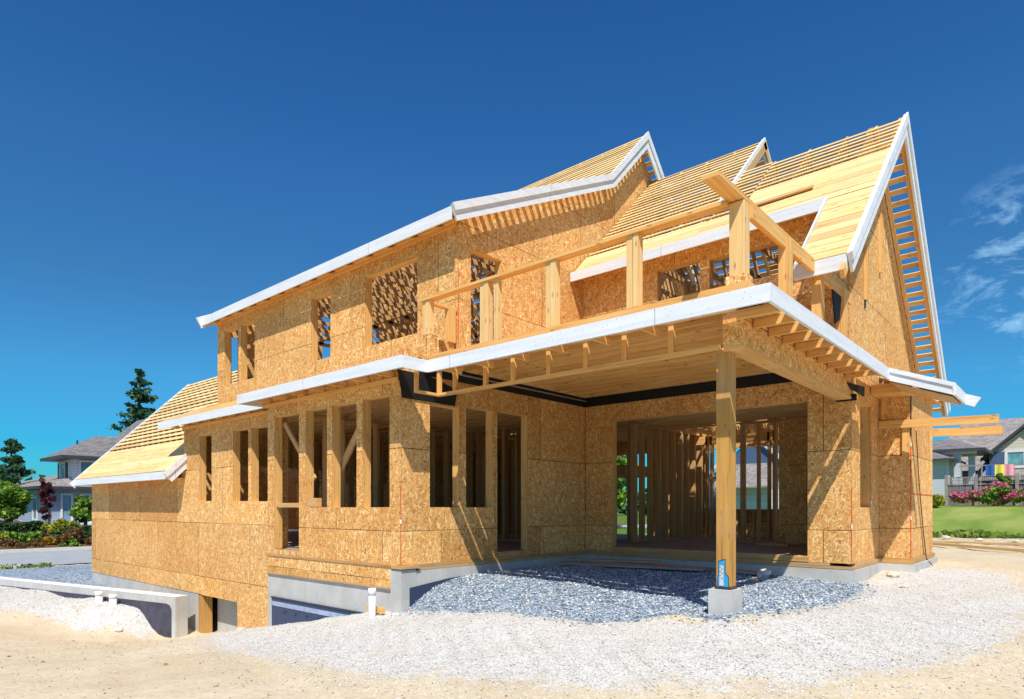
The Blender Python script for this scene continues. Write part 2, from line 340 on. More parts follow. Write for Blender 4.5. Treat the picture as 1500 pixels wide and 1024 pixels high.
W_(wall('x',-11.32,TH,YB+.013,YW,-.09,2.78),mat='osb')
w2o=[(6.54,7.16,.76,2.34),(7.31,7.93,.76,2.39),(8.05,8.85,0,2.40)]
w2=W_(wall('x',XP,-TH,YB+.013,YP,-.09,3.1,w2o))
w3o=[(-6.81,-3.22,.0,2.43)]
w3=W_(wall('y',YP,TH,XP,XR-.013,-.09,3.1,w3o))
w4=W_(wall('x',XR,-TH,YP,12.37,-.09,3.0,[(11.13,11.78,.76,2.41)]))
w5=W_(wall('y',12.37,TH,XR,-2.12-.013,-.09,2.86))
w6=W_(wall('x',-2.12,-TH,12.37,14.42,-.09,2.8))
W_(wall('y',14.42,-TH,XR,-2.12-.013,-.09,2.8))
wb=W_(wall('y',15.9,-TH,-15.9,XR,-.09,3.0,[(-7.25,-5.0,.72,2.25),(-10.35,-8.85,.0,2.25)]))
for o in o0[:3]: frame('y',YW+TH,1,*o,w0)
frame('y',YB+TH,1,*wbo[0],w1,sill=False); MB().box(-11.07,-10.23,YB+.03,YB+.12,.76,.84).build('cross_piece','lumin',w1)
for o in wbo[1:]: frame('y',YB+TH,1,*o,w1)
for o in w2o[:2]: frame('x',XP-TH,-1,*o,w2)
frame('x',XP-TH,-1,*w2o[2],w2,sill=False,name='door_frame'); frame('y',YP+TH,1,*w3o[0],w3,sill=False,name='opening_frame',t=.06)
frame('x',XR-TH,-1,11.13,11.78,.76,2.41,w4,depth=.2)
frame('y',15.9-TH,-1,-7.25,-5.0,.72,2.25,wb,mat='lumin')
# brace boards crossing inside two bay openings
MB().beam((-11.0,YB+.17,2.3),(-10.0,YB+.17,1.25),.04,.09).build('diagonal_brace','lumin',w1)
MB().beam((-9.35,YB+.2,1.3),(-8.45,YB+.2,2.35),.04,.12).build('diagonal_brace','lumin',w1)
MB().box(-9.98,-9.72,YB+.02,YB+.13,.77,.92).build('blocking','lumin',w1)
# ---- upper walls
wuo=[(-15.52,-14.82,3.70,5.01),(-14.69,-14.03,3.70,5.01),(-11.68,-10.99,3.70,4.98),(-9.86,-8.39,3.70,4.99)]
wu=W_(wall('y',YU,TH,-15.9,XU-.013,2.79,5.42,wuo))
for o in wuo: frame('y',YU+TH,1,*o,wu)
def t1(y): 
    return 5.36+(y-6.80)*.495 if y<11.14 else (7.36+(y-11.14)*1.01 if y<12.61 else 8.84-(y-12.61)*1.0)
ws=W_(wall('x',XU,-TH,YU,16.0,3.035,8.9,[(7.38,8.11,3.04,4.95)],top=t1,brk=(11.14,12.61)))
frame('x',XU-TH,-1,7.38,8.11,3.04,4.95,ws,sill=False)
W_(wall('x',-15.9,TH,YU+.013,16.0,1.8,8.9,[(7.44,7.60,3.55,5.0),(10,12,4,6.2)],top=t1,brk=(11.14,12.61)))
W_(wall('x',-16.0,TH,YW+.013,YU,1.6,2.8))
wqo=[(-5.77,-4.95,4.47,5.05),(-4.78,-3.61,4.48,5.0)]
wq=W_(wall('y',YQ,TH,XU,XR-.013,3.035,5.66,wqo))
for o in wqo: frame('y',YQ+TH,1,*o,wq,mat='lumin')
def t2(y): return 5.05+.96*(y-10.1) if y<12.05 else 6.92-(y-12.05)*.955
wr=W_(wall('x',XR,-TH,YQ,16.0,3.0,7.2,top=t2,brk=(12.05,)))
# red chalk lines and dark corner joints
def strip(*b,mat='red',par=w2,name='chalk_line'): MB().box(*b).build(name,mat,par)
strip(XP-.004,XP+.004,YB-.004,YB+.004,-.09,1.08); strip(XR-.004,XR+.004,YP-.004,YP+.004,-.05,.42,par=w4); strip(XR-.004,XR+.004,YP-.004,YP+.004,.52,1.05,par=w4)
strip(-2.124,-2.114,12.364,12.374,-.06,.55,par=w6); strip(-2.124,-2.114,12.364,12.374,.62,1.75,par=w6); strip(-2.118,-2.114,12.38,14.40,.98,.995,par=w6)
strip(XR-.001,XR+.004,11.80,11.815,.9,2.4,par=w4); strip(XU-.004,XU+.004,YU-.004,YU+.004,3.0,4.55,par=ws)
strip(-2.126,-2.112,12.36,12.376,1.95,2.75,mat='iron',par=w6,name='corner_joint'); strip(XP-.003,XP+.006,YP-.012,YP-.002,-.05,2.7,mat='iron',par=w3,name='corner_joint')
# little light paper tabs of the chalk lines
for (x,y,z) in ((XP,YB,.55),(XR,YP,.47),(-2.119,12.369,.585),(-2.119,12.369,1.80),(XR+.002,11.807,.84),(XU,YU,4.2)):
    MB().box(x-.006,x+.008,y-.01,y+.012,z-.03,z+.03).build('tab','pvc',w4)
# ---- stud framing behind sheathing, per wall
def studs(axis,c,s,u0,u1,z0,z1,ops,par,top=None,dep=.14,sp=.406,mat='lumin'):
    m=MB(); a,b=sorted((c+s*(TH+.004),c+s*dep)); u=u0+.02
    while u<u1:
        zt=(top(u)-.05) if top else z1
        seg=[(z0,zt)]
        for o in ops:
            if o[0]-.04<u<o[1]+.04: seg=[(z0,o[2]-.04),(o[3]+.2,zt)]
        for (p,q) in seg:
            if q-p>.12:
                m.box(u-.019,u+.019,a,b,p,q) if axis=='y' else m.box(a,b,u-.019,u+.019,p,q)
        u+=sp
    if not top:
        m.box(u0,u1,a,b,z1,z1+.076) if axis=='y' else m.box(a,b,u0,u1,z1,z1+.076)
    m.build('stud_framing',mat,par)
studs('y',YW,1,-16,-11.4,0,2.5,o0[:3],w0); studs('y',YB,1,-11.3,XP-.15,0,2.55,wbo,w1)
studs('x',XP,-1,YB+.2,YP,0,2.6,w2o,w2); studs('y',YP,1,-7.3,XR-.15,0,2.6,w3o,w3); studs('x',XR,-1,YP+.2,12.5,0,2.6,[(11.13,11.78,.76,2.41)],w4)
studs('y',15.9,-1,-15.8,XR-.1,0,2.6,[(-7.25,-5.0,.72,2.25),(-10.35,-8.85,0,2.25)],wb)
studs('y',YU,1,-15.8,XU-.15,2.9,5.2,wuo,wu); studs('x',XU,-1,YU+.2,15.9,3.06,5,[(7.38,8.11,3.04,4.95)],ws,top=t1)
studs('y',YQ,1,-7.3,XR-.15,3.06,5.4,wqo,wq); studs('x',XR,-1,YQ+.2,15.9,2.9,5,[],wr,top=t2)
# ---- foundations
f=MB(); f.box(-22.87,-15.24,YW+.01,YW+.26,-2.7,-1.225); fo=f.build('foundation','conc',H,label='bare grey concrete foundation wall under the low wing')
MB().box(-15.24,-15.05,YW+.015,YW+.25,-2.7,-1.25).build('timber_lining','post',fo)
MB().box(-15.05,-11.4,6.72,6.9,-2.7,-1.0).build('recess_wall','conc',fo)
MB().box(-13.3,-11.95,YW+.03,YW+.1,-2.4,-1.2).build('recess_framing','lum',fo)
f=MB(); f.box(-11.32,-7.64,YB+.005,YB+.25,-2.4,-.44); f.box(-7.64,-7.39,YB-.03,YB+.25,-2.4,-.155); f.box(-7.64,-7.40,YB+.25,YP+.25,-1.2,-.18)
f.box(-7.40,-2.52,YP-.03,YP+.22,-1.2,-.18); f.box(-2.77,-2.52,YP+.22,12.3,-1.2,-.18); f.box(-2.77,-2.05,12.3,12.55,-1.2,-.18); f.box(-2.30,-2.05,12.55,14.5,-1.2,-.18)
f2=f.build('foundation','conc',H)
MB().box(-11.30,-7.66,YB-.015,YB+.004,-.43,-.13).build('rim_board','osb',w1)
m=MB(); m.box(-11.34,-7.60,YB-.03,YB+.2,-.128,-.092); m.box(-11.3,-7.66,YB-.03,YB+.1,-.455,-.43); m.box(-7.6,-7.36,YB-.05,YB+.3,-.14,-.095); m.box(-7.62,-7.405,YB+.3,YP,-.175,-.135); m.box(-7.62,-7.42,YB+.3,YP,-.13,-.094)
m.box(XP-.1,-2.56,YP-.035,YP+.2,-.175,-.137); m.box(XP-.1,-2.9,YP-.02,YP+.2,-.132,-.094); m.box(-2.7,-2.55,YP+.2,12.3,-.175,-.094); m.box(-2.6,-2.09,12.33,12.5,-.175,-.094); m.box(-2.28,-2.085,12.5,14.46,-.175,-.094); m.box(-6.8,-3.2,YP-.03,YP+.3,-.09,-.01)
m.build('sill_plate','sill',f2)
m=MB(); m.poly([(-11.15,YB-.012,-2.2),(-7.9,YB-.012,-2.2),(-7.9,YB-.012,-.90),(-8.38,YB-.012,-.865),(-11.15,YB-.012,-.87)]).build('dimpled_membrane','dimple',f2)
m=MB(); m.box(-11.15,-8.5,YB-.022,YB-.013,-1.03,-.95); m.build('membrane_strip','memb',f2); m=MB(); m.box(-11.16,-8.3,YB-.026,YB-.014,-.895,-.865); 
for i in range(8): m.box(-10.7+.36*i,-10.66+.36*i,YB-.026,YB-.014,-1.13,-1.09)
m.build('membrane_edging','membd',f2)
m=MB(); m.poly([(-7.385,6.1,-1.0),(-7.385,7.4,-1.0),(-7.385,7.2,-.33),(-7.385,6.9,-.34),(-7.385,6.1,-.42)]).build('dimpled_membrane','dimple',f2)
MB().box(-8.0,-7.6,YB-.2,YB-.16,-.78,-.70).build('edge_board','lum',f2)
# ---- floors and joists
fl=MB(); fl.box(-22.8,XP-.02,6.62,15.85,-.05,-.005); fl.box(-11.3,XP-.02,YB+.16,6.6,-.05,-.006); fl.box(XP+.0,XR-.03,YP+.02,15.85,-.05,-.007); fl.box(XR-.02,-2.14,12.4,14.4,-.05,-.008)
flo=fl.build('ground_floor','subfloor',H)
fl=MB(); fl.box(-15.8,-11.0,7.13,15.85,2.86,2.88); fl.box(-11.0,XU,7.13,12.4,2.86,2.88); fl.box(-11.3,XP,6.0,7.12,2.80,2.815); fl.box(-15.9,-11.33,6.4,7.12,2.80,2.815); fl.box(XU,XR-.03,YP+.02,14.0,2.86,2.88)
fl.build('upper_floor','subfloor',H)
j=MB(); y=6.15
while y<15.8:
    j.box(-11.28 if y<6.5 else -15.8,XP-.16,y-.019,y+.019,2.62,2.86 if y>7.1 else 2.80); 
    if y>10.9: j.box(XP+.0,XR-.16,y-.019,y+.019,2.62,2.86)
    y+=.4
j.build('floor_joists','lumin',flo)
# lines of bridging and a plumbing stack inside
# ---- partitions seen through the openings
def fr_(a,b,s):
    r=[]
    while a<=b: r.append(a); a+=s
    return r
def partition(name,axis,c,u0,u1,sp,w=.038,dep=.14,z1=2.6,skip=()):
    p=MB(); p.box(c-dep/2,c+dep/2,u0,u1,-.004,.034) if axis=='x' else p.box(u0,u1,c-dep/2,c+dep/2,-.004,.034)
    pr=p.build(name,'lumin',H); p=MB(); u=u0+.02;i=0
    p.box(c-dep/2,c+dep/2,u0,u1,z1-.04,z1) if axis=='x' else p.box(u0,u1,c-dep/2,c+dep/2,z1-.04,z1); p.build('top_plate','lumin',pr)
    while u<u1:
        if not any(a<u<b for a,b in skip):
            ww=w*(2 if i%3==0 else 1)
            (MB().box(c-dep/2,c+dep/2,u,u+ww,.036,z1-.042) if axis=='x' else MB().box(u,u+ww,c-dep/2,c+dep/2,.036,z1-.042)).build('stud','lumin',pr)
        u+=sp;i+=1
    return pr
pa=partition('partition_frame','x',-7.35,12.3,15.75,.36)
pb=partition('partition_frame','y',12.55,-9.3,-7.5,.42)
pc=partition('partition_frame','y',13.9,-5.6,-2.8,.36,skip=((-4.78,-3.88),))
m=MB()
for x in (-6.92,-6.80,-6.45,-5.42,-5.30): MB().box(x,x+.045,15.0,15.14,.036,2.5).build('stud','lumin',pc)
m.box(-7.2,-2.8,15.0,15.14,2.3,2.5)
for x in fr_(-7.1,-2.9,.3): m.box(x,x+.04,14.2,15.8,2.52,2.62)
m.build('header','lum',pc)
pd=partition('partition_frame','x',-11.4,6.8,15.7,.41); pe=partition('partition_frame','y',9.6,-15.6,-11.6,.41); pf=partition('partition_frame','y',11.0,-11.2,-7.9,.41)
m=MB(); m.tube((-7.85,12.3,0),(-7.85,12.3,1.3),.05); m.build('waste_pipe','bluepipe',pb); m=MB(); m.tube((-7.85,12.3,1.3),(-7.85,12.3,1.45),.05,.04); m.tube((-7.85,12.3,1.45),(-7.85,12.3,2.6),.045); m.build('vent_pipe','felt',pb)
MB().tube((-9.55,8.2,0),(-9.55,8.2,2.6),.06).build('vent_pipe','felt',pf)
MB().box(-8.3,-7.9,12.2,12.34,1.24,1.32).build('blue_fitting','bluepipe',pb)
# OSB shear panel and shelf blocks at the right of the big opening
sp=W_(wall('y',13.84,TH,-4.76,-3.9,.04,2.55),name='shear_panel'); m=MB(); m.box(-4.58,-4.26,13.75,13.83,1.03,1.06); m.box(-4.58,-4.26,13.75,13.83,1.48,1.51); m.build('blocking','lum',sp)
# stair inside to the left
st=MB()
for i in range(8): st.box(-11.0+i*.26,-10.7+i*.26,13.0,14.0,.05+.19*i,.09+.19*i)
st.beam((-11.1,13.0,-.05),(-8.9,13.0,1.55),.04,.26); st.beam((-11.1,14.0,-.05),(-8.9,14.0,1.55),.04,.26); st.box(-8.9,-7.9,12.9,14.1,1.5,1.75)
st.build('staircase','lumin',H)
m=MB()
for (x,y,a,l) in ((-5.5,15.2,.2,1.5),(-4.9,14.9,-.4,1.2),(-6.2,15.1,.5,1.0),(-5.2,15.0,1.1,.9)):
    m.beam((x,y,.06+.03*l),(x+l*math.cos(a),y+l*math.sin(a)*.4,.08+.03*l),.09,.04)
m.build('scrap_lumber','lumin',flo); MB().box(-4.9,-4.3,13.0,13.25,-.004,.04).build('offcut','lum',flo)
# ---- roofs -------------------------------------------------------
def slats(m,x0,x1,A,B,per=.2,bw=.10,s0=0.,s1=None,t=.019,solid=0.,jit=.006,gap=.004,sbw=.185):
    """boards running along x on the slope A(y,z)->B(y,z) starting at A"""
    dy,dz=B[0]-A[0],B[1]-A[1]; L=math.hypot(dy,dz); d=V(0,dy/L,dz/L); n=V(0,-dz/L,dy/L)
    if n[2]<0: n=-n
    s=s0; s1=L if s1 is None else s1
    while s<s1-.03:
        so=s<solid-.01; w=sbw if so else bw
        w_=min(w,s1-s); x=x0
        while x<x1-.01:
            xe=min(x1,x+(random.uniform(2.4,4.8))); 
            if x1-xe<.5: xe=x1
            c=V((x+xe)/2,A[0],A[1])+d*(s+w_/2+random.uniform(-jit,jit))-n*(t/2-random.uniform(0,.002))
            m.ob(c,V(1,0,0),d,n,xe-x-.004,w_-(gap if so else 0),t); x=xe
        s+=(sbw if so else per)
def rafters(m,xs,A,B,h=.14,w=.038,t=.022):
    for x in xs:
        dy,dz=B[0]-A[0],B[1]-A[1]; L=math.hypot(dy,dz); n=V(0,-dz/L,dy/L); n=n if n[2]>0 else -n
        o=-n*(t+h/2); m.beam((x,A[0]+o[1],A[1]+o[2]),(x,B[0]+o[1],B[1]+o[2]),w,h)
def fr(a,b,s): 
    r=[];x=a
    while x<=b+1e-6: r.append(x); x+=s
    return r
def webs(m,xs,y0,y1,zb,topf,n=7,w=.038,h=.09):
    for x in xs:
        m.beam((x,y0,zb),(x,y1,zb),w,h); ys=[y0+.3+(y1-y0-.6)*i/n for i in range(n+1)]
        for i in range(n):
            a,b=ys[i],ys[i+1]; ta=topf(a)-.14; tb=topf(b)-.14
            if i%2: m.beam((x,a,ta),(x,b,zb),w,h)
            else: m.beam((x,a,zb),(x,b,tb),w,h)
# big gable roof over the left block
E1,K1,A1,B1=(6.785,5.335),(11.14,7.47),(12.61,8.96),(16.6,4.97)
r1=MB(); slats(r1,-15.95,-7.17,E1,K1,solid=.36); slats(r1,-15.95,-7.17,K1,A1,per=.168,bw=.09); slats(r1,-15.95,-7.17,B1,A1,per=.2)
ro1=r1.build('roof_boards','roofb',H,label='slatted roof boards on the tall left gable')
r=MB(); rx=fr(-15.6,-7.6,.61); rafters(r,rx,E1,K1); rafters(r,rx,K1,A1); rafters(r,rx,B1,A1); webs(r,rx,7.2,15.8,5.22,t1); webs(r,fr(-15.3,-7.7,1.22),9.6,13.5,4.1,lambda y:5.2,n=5)
r.build('roof_trusses','lumin',ro1)
def rake(x,pts,par,h=.24,t=.035,double=True,name='rake_board',zoff=.03):
    m=MB()
    for (a,b) in zip(pts[:-1],pts[1:]):
        dy,dz=b[0]-a[0],b[1]-a[1]; L=math.hypot(dy,dz); n=V(0,-dz/L,dy/L); n=n if n[2]>0 else -n
        e=V(0,dy,dz)/L*.0
        o=n*(zoff-h/2); m.beam((x,a[0]+o[1]-e[1],a[1]+o[2]-e[2]),(x,b[0]+o[1]+e[1],b[1]+o[2]+e[2]),t,h,up=(0,-dz,dy) if -dz*0+dy>0 else (0,dz,-dy))
    m.build(name,'white',par)
    if double:
        m=MB()
        for (a,b) in zip(pts[:-1],pts[1:]):
            dy,dz=b[0]-a[0],b[1]-a[1]; L=math.hypot(dy,dz); n=V(0,-dz/L,dy/L); n=n if n[2]>0 else -n
            o=n*(zoff+.012-h*.22); m.beam((x+t/2+.017,a[0]+o[1],a[1]+o[2]),(x+t/2+.017,b[0]+o[1],b[1]+o[2]),.032,h*.44,up=(0,-dz,dy) if dy>0 else (0,dz,-dy))
        m.build('rake_trim','white',par)
def poly_rake(x,outer,par,h=.25,t=.035,trim=True,name='rake_board',sgn=1):
    """mitred board following the polyline 'outer' (top edge), depth h measured vertically-ish"""
    P=[V(*p) for p in outer]; nrm=[]
    for a,b in zip(P[:-1],P[1:]):
        d=(b-a)/np.linalg.norm(b-a); n=V(-d[1],d[0]); n=n if n[1]>0 else -n; nrm.append(n)
    def off(k):
        Q=[]
        for i,p in enumerate(P):
            if i==0: n=nrm[0]; q=p-n*k
            elif i==len(P)-1: n=nrm[-1]; q=p-n*k
            else:
                n=nrm[i-1]+nrm[i]; n/=np.linalg.norm(n); q=p-n*k/max(.3,float(n@nrm[i]))
            Q.append(q)
        return Q
    def ring(k0,k1,xa,dx,nm):
        m=MB(); A=off(k0);B=off(k1)
        for i in range(len(P)-1): 
            m.prism([(xa,*A[i]),(xa,*A[i+1]),(xa,*B[i+1]),(xa,*B[i])],(dx,0,0))
        m.build(nm,'white',par)
    ring(0,h,x-sgn*t,sgn*t,name)
    if trim: ring(-.012,h*.42,x+sgn*.001,sgn*.03,'rake_trim')
up=.03
poly_rake(-7.16,[(6.74,5.34+up),(11.14,7.47+.04),(12.61,8.96+.04),(16.0,5.57+.04)],ro1)
poly_rake(-15.97,[(6.62,5.28+up),(11.14,7.49+.045),(12.61,9.02+.05),(16.6,5.03+.05)],ro1,sgn=-1)
MB().box(-15.93,-7.20,6.745,6.78,5.15,5.345).build('fascia_board','white',ro1)
m=MB(); m.box(-15.9,-7.4,6.98,7.08,5.26,5.30); m.box(-15.9,-7.42,YU-.055,YU-.012,5.21,5.30)
for x in fr(-15.6,-7.6,.61): m.beam((x,6.79,5.20),(x,7.06,5.30),.038,.09)
m.build('soffit_framing','lum',ro1)
# right-hand main roof: lower ridge R with gable at XR, higher ridge M behind
ER=(10.10,5.26); RR=(12.05,7.10); RM=(13.15,8.17); BR=(16.5,2.83); BM=(17.2,4.2)
m=MB(); slats(m,-7.36,-4.85,ER,RM,per=.172,bw=.070,solid=.55); slats(m,-4.847,-4.25,ER,RR,per=.172,bw=.070,solid=.55)
slats(m,-4.247,-2.16,ER,RR,per=.172,bw=.070,solid=1.25); 
slats(m,-7.36,-4.83,BM,RM); slats(m,-4.83,-2.16,BR,RR,per=.205,bw=.095)
L0=(8.72,3.91); slats(m,-2.77,-2.16,L0,(10.095,5.255),solid=3,sbw=.19,gap=.009)
ro2=m.build('roof_boards','roofb',H,label='slatted roof boards over the right block, solid along the lower edge')
r=MB(); rx=fr(-7.2,-2.75,.6); rafters(r,rx[:5],ER,RM); rafters(r,rx[5:]+[-2.62],ER,RR); rafters(r,rx[:5],BM,RM); rafters(r,rx[5:]+[-2.62],BR,RR)
webs(r,rx[1:],10.7,15.8,5.3,t2,n=5); rafters(r,[-2.70,-2.22],L0,(10.1,5.28),h=.09)
rafters(r,[-2.66],BR,RR,h=.24); r.build('roof_trusses','lumin',ro2)
m=MB(); rafters(m,[-2.205],ER,RR,h=.16,w=.06); rafters(m,[-2.205],BR,RR,h=.16,w=.06); rafters(m,[-2.555],BR,RR,h=.09,w=.05); m.build('fly_rafter','lum',ro2)
poly_rake(-2.13,[(8.66,3.85+up),(12.05,7.10+.03),(16.5,2.83+.03)],ro2,h=.26)
poly_rake(-4.82,[(11.0,6.12+.04),(13.15,8.17+.04),(15.7,5.66+.04)],ro2,h=.22)
m=MB(); m.box(-7.38,-2.80,10.055,10.09,5.10,5.275); m.build('fascia_board','white',ro2)
MB().box(-2.80,-2.17,8.675,8.71,3.70,3.885).build('fascia_board','white',ro2)
m=MB(); m.beam((-2.79,8.72,3.87),(-2.79,10.1,5.25),.02,.10); m.build('edge_board','white',ro2)
m=MB(); m.beam((-2.20,8.60,3.62),(-2.20,9.3,4.35),.05,.12); m.build('rafter_tail','lum',ro2)
MB().prism([(-2.62,9.0,3.95),(-2.62,10.5,3.95),(-2.62,10.5,5.3)],(-.02,0,0)).build('gable_panel','osb',ro2)
MB().prism([(-2.57,9.65,3.3),(-2.57,9.85,3.4),(-2.57,9.95,3.85),(-2.57,9.5,3.75)],(.02,0,0)).build('felt_flap','felt',ro2)
# nailed battens and a scrap on the gable
MB().box(XR+.002,XR+.04,11.35,11.44,4.05,5.45).build('nailed_stud','lum',wr); MB().box(XR+.002,XR+.04,12.35,12.43,4.75,5.75).build('nailed_stud','lum',wr)
MB().box(XR+.001,XR+.02,11.36,11.42,3.93,4.05).build('metal_bracket','iron',wr)
# garage wing roof
EG,RG=(5.95,1.62),(9.25,4.95); BG=(12.55,1.62)
m=MB(); slats(m,-22.95,-15.92,EG,RG,solid=.95,per=.205,bw=.108); slats(m,-22.95,-15.92,BG,RG,per=.205,bw=.13)
ro3=m.build('roof_boards','roofb',H,label='slatted roof boards of the low wing at the far left')
m=MB(); rafters(m,fr(-22.7,-16.0,.41),EG,RG,h=.19,w=.05); rafters(m,fr(-22.7,-16.0,.41),BG,RG,h=.19); m.build('rafters','lumin',ro3)
m=MB(); m.box(-22.95,-15.95,5.905,5.94,1.42,1.60); m.build('fascia_board','white',ro3)
m=MB(); m.box(-22.95,-16,5.94,YW-.01,1.44,1.46); m.build('soffit_board','lum',ro3)
poly_rake(-22.97,[(5.78,1.46+.02),(9.25,4.95+.04),(12.6,1.6)],ro3,h=.2,trim=False,sgn=-1)
poly_rake(-15.86,[(5.84,1.52+.02),(6.34,2.02+.02)],ro3,h=.26)
# ---- mid-height skirt roof (white fascia band) and porch
sk=MB(); sk.box(-11.42,-6.80,5.50,YB-.002,2.77,2.785); sk.box(-16.55,-11.45,6.02,YW-.002,2.77,2.785)
for x in fr(-11.2,-7.6,.6): sk.box(x-.02,x+.02,5.50,YB-.002,2.67,2.76)
for x in fr(-16.3,-11.6,.6): sk.box(x-.02,x+.02,6.02,YW-.002,2.67,2.76)
sk.box(-11.4,-7.45,YB-.05,YB-.012,2.60,2.66); sk.box(-16,-11.6,YW-.05,YW-.012,2.60,2.66)
sk.beam((-16.5,6.05,2.80),(-16.5,7.08,3.27),.06,.03); sk.prism([(-16.52,6.04,2.79),(-11.4,6.04,2.79),(-11.4,7.08,3.26),(-16.52,7.08,3.26)],(0,0,.012)); sk.prism([(-11.4,5.52,2.79),(-7.5,5.52,2.79),(-7.5,7.08,3.26),(-11.4,7.08,3.26)],(0,0,.012))
sko=sk.build('skirt_roof','lum',H)
m=MB(); m.box(-11.45,-6.77,5.46,5.495,2.625,2.79); m.box(-6.805,-6.77,5.495,5.905,2.625,2.79); m.box(-6.77,-2.105,5.905,5.94,2.625,2.79); m.box(-2.14,-2.105,5.94,10.72,2.625,2.79)
m.build('fascia_board','white',sko); MB().box(-11.45,-11.415,5.495,YW,2.625,2.788).build('fascia_return','white',sko)
MB().box(-16.60,-11.46,5.985,6.015,2.625,2.79).build('fascia_board','white',sko)
m=MB(); m.prism([(-16.6,6.0,2.80),(-16.6,7.06,3.30),(-16.6,7.06,3.14),(-16.6,6.0,2.64)],(-.03,0,0)); m.build('rake_board','white',sko)
# porch structure
PO=MB(); PO.box(-2.78,-2.60,6.44,YP-.002,2.42,2.94); po=PO.build('porch_beam','osb',H); 
MB().box(-2.79,-2.59,6.44,YP-.003,2.385,2.419).build('beam_plate','lum',po)
m=MB(); y=6.9
while y<10.62: m.box(XP+.02,-2.95 if y>6.8 else -2.79,y-.019,y+.019,2.935,3.118); y+=.335
m.box(XP+.02,-2.80,6.56,6.60,2.88,3.01); m.box(XP+.014,XP+.05,6.9,YQ,2.935,3.118); m.box(XP+.05,-2.96,10.475,10.515,2.935,3.118); m.build('porch_joists','lum',H)
MB().box(XP+.02,-2.96,6.85,YQ-.01,3.12,3.138).box(XP+.02,-2.61,6.51,6.85,3.012,3.028).box(-2.95,-2.61,6.855,YP-.015,3.012,3.028).build('porch_deck','lum',H)
ch=MB(); ch.box(-7.17,-2.80,6.40,6.49,2.40,2.438); cho=ch.build('hanging_frame','lum',H)
for x in (-7.15,-6.81,-6.2,-5.69,-5.09,-4.52,-3.98,-3.39): MB().box(x,x+.06,6.42,6.47,2.44,2.93).build('hanger','lum',cho)
ch2=MB(); ch2.box(-7.17,-7.11,6.0,6.40,2.402,2.44); ch2.box(-7.17,-7.12,6.0,6.05,2.44,2.7); ch2.build('frame_return','lum',cho)
tails=[]
for i,y in enumerate(fr(6.35,10.45,.44)):
    o=MB().box(-2.59,-2.145,y-.02,y+.02,2.645,2.735).build('rafter_tail','lum',sko)
for x in fr(-6.6,-2.9,.62):
    MB().box(x-.02,x+.02,5.945,6.39,2.645,2.735).build('rafter_tail','lum',sko)
    MB().box(x+.04,x+.10,5.96,6.2,2.75,2.765).build('blocking','lum',sko)
m=MB(); # sheathing strips over the tails with open joints
for a,b in ((-2.59,-2.45),(-2.448,-2.315),(-2.255,-2.145)): m.box(a,b,6.2,10.6,2.742,2.76)
for a,b in ((5.95,6.06),(6.10,6.22),(6.25,6.38)): m.box(-6.76,-2.15,a,b,2.742,2.76)
m.build('skirt_boards','lum',sko)
m=MB(); m.box(XP,-2.50,6.40,6.50,2.95,3.03); m.box(XP,-2.50,6.385,6.398,2.80,3.01); m.box(-2.60,-2.50,6.5,YP,2.95,3.03); m.box(-2.498,-2.485,6.39,YP,2.80,3.01); m.build('deck_curb','lum',H)
# roof continuing round the corner: small rake and sloping eave at the right
m=MB(); m.prism([(-2.13,10.72,2.79),(-1.34,10.72,2.47),(-1.34,10.72,2.32),(-2.13,10.72,2.62)],(0,.035,0)); m.build('rake_board','white',sko)
m=MB(); m.prism([(-2.11,10.70,2.80),(-1.30,10.70,2.475),(-1.30,10.70,2.415),(-2.11,10.70,2.735)],(0,.018,0)); m.build('rake_trim','white',sko)
m=MB(); m.box(-1.345,-1.31,10.757,11.75,2.32,2.475); m.build('fascia_board','white',sko)
m=MB(); m.prism([(-1.9,11.76,2.70),(-1.12,11.76,2.39),(-1.20,11.76,2.26),(-1.9,11.76,2.55)],(0,.035,0)); m.build('rake_board','white',sko)
m=MB(); m.prism([(-2.11,10.76,2.60),(-1.35,10.76,2.30),(-1.35,11.75,2.30),(-2.11,11.75,2.60)],(0,0,-.015)); m.prism([(-2.5,10.76,2.90),(-1.33,10.76,2.45),(-1.33,11.75,2.45),(-2.5,11.75,2.90)],(0,0,.015)); m.build('soffit_board','lumin',sko)
m=MB(); m.box(-2.58,-2.0,11.76,12.36,2.60,2.75); m.prism([(-2.5,11.8,2.88),(-2.0,11.8,2.70),(-2.0,14.7,2.70),(-2.5,14.7,2.88)],(0,0,.015)); m.build('bay_roof_framing','lum',sko)
# black membrane bands under the porch ceiling
m=MB(); m.box(XP+.001,XP+.012,6.3,YP-.013,2.755,3.0); m.box(XP+.001,-2.80,YP-.012,YP-.002,2.755,3.0); m.prism([(XP+.013,6.0,2.36),(XP+.013,7.05,2.36),(XP+.013,7.1,2.62),(XP+.013,6.5,2.76),(XP+.013,5.9,2.76)],(.006,0,0)); m.build('membrane_band','felt',H)
m=MB(); m.box(-2.80,-2.52,YP-.02,YP-.004,2.36,2.46); m.prism([(-2.6,YP-.25,2.60),(-2.5,YP+.3,2.60),(-2.5,YP+.3,2.45),(-2.58,YP-.1,2.52)],(.015,0,0)); m.build('membrane_flap','felt',H)
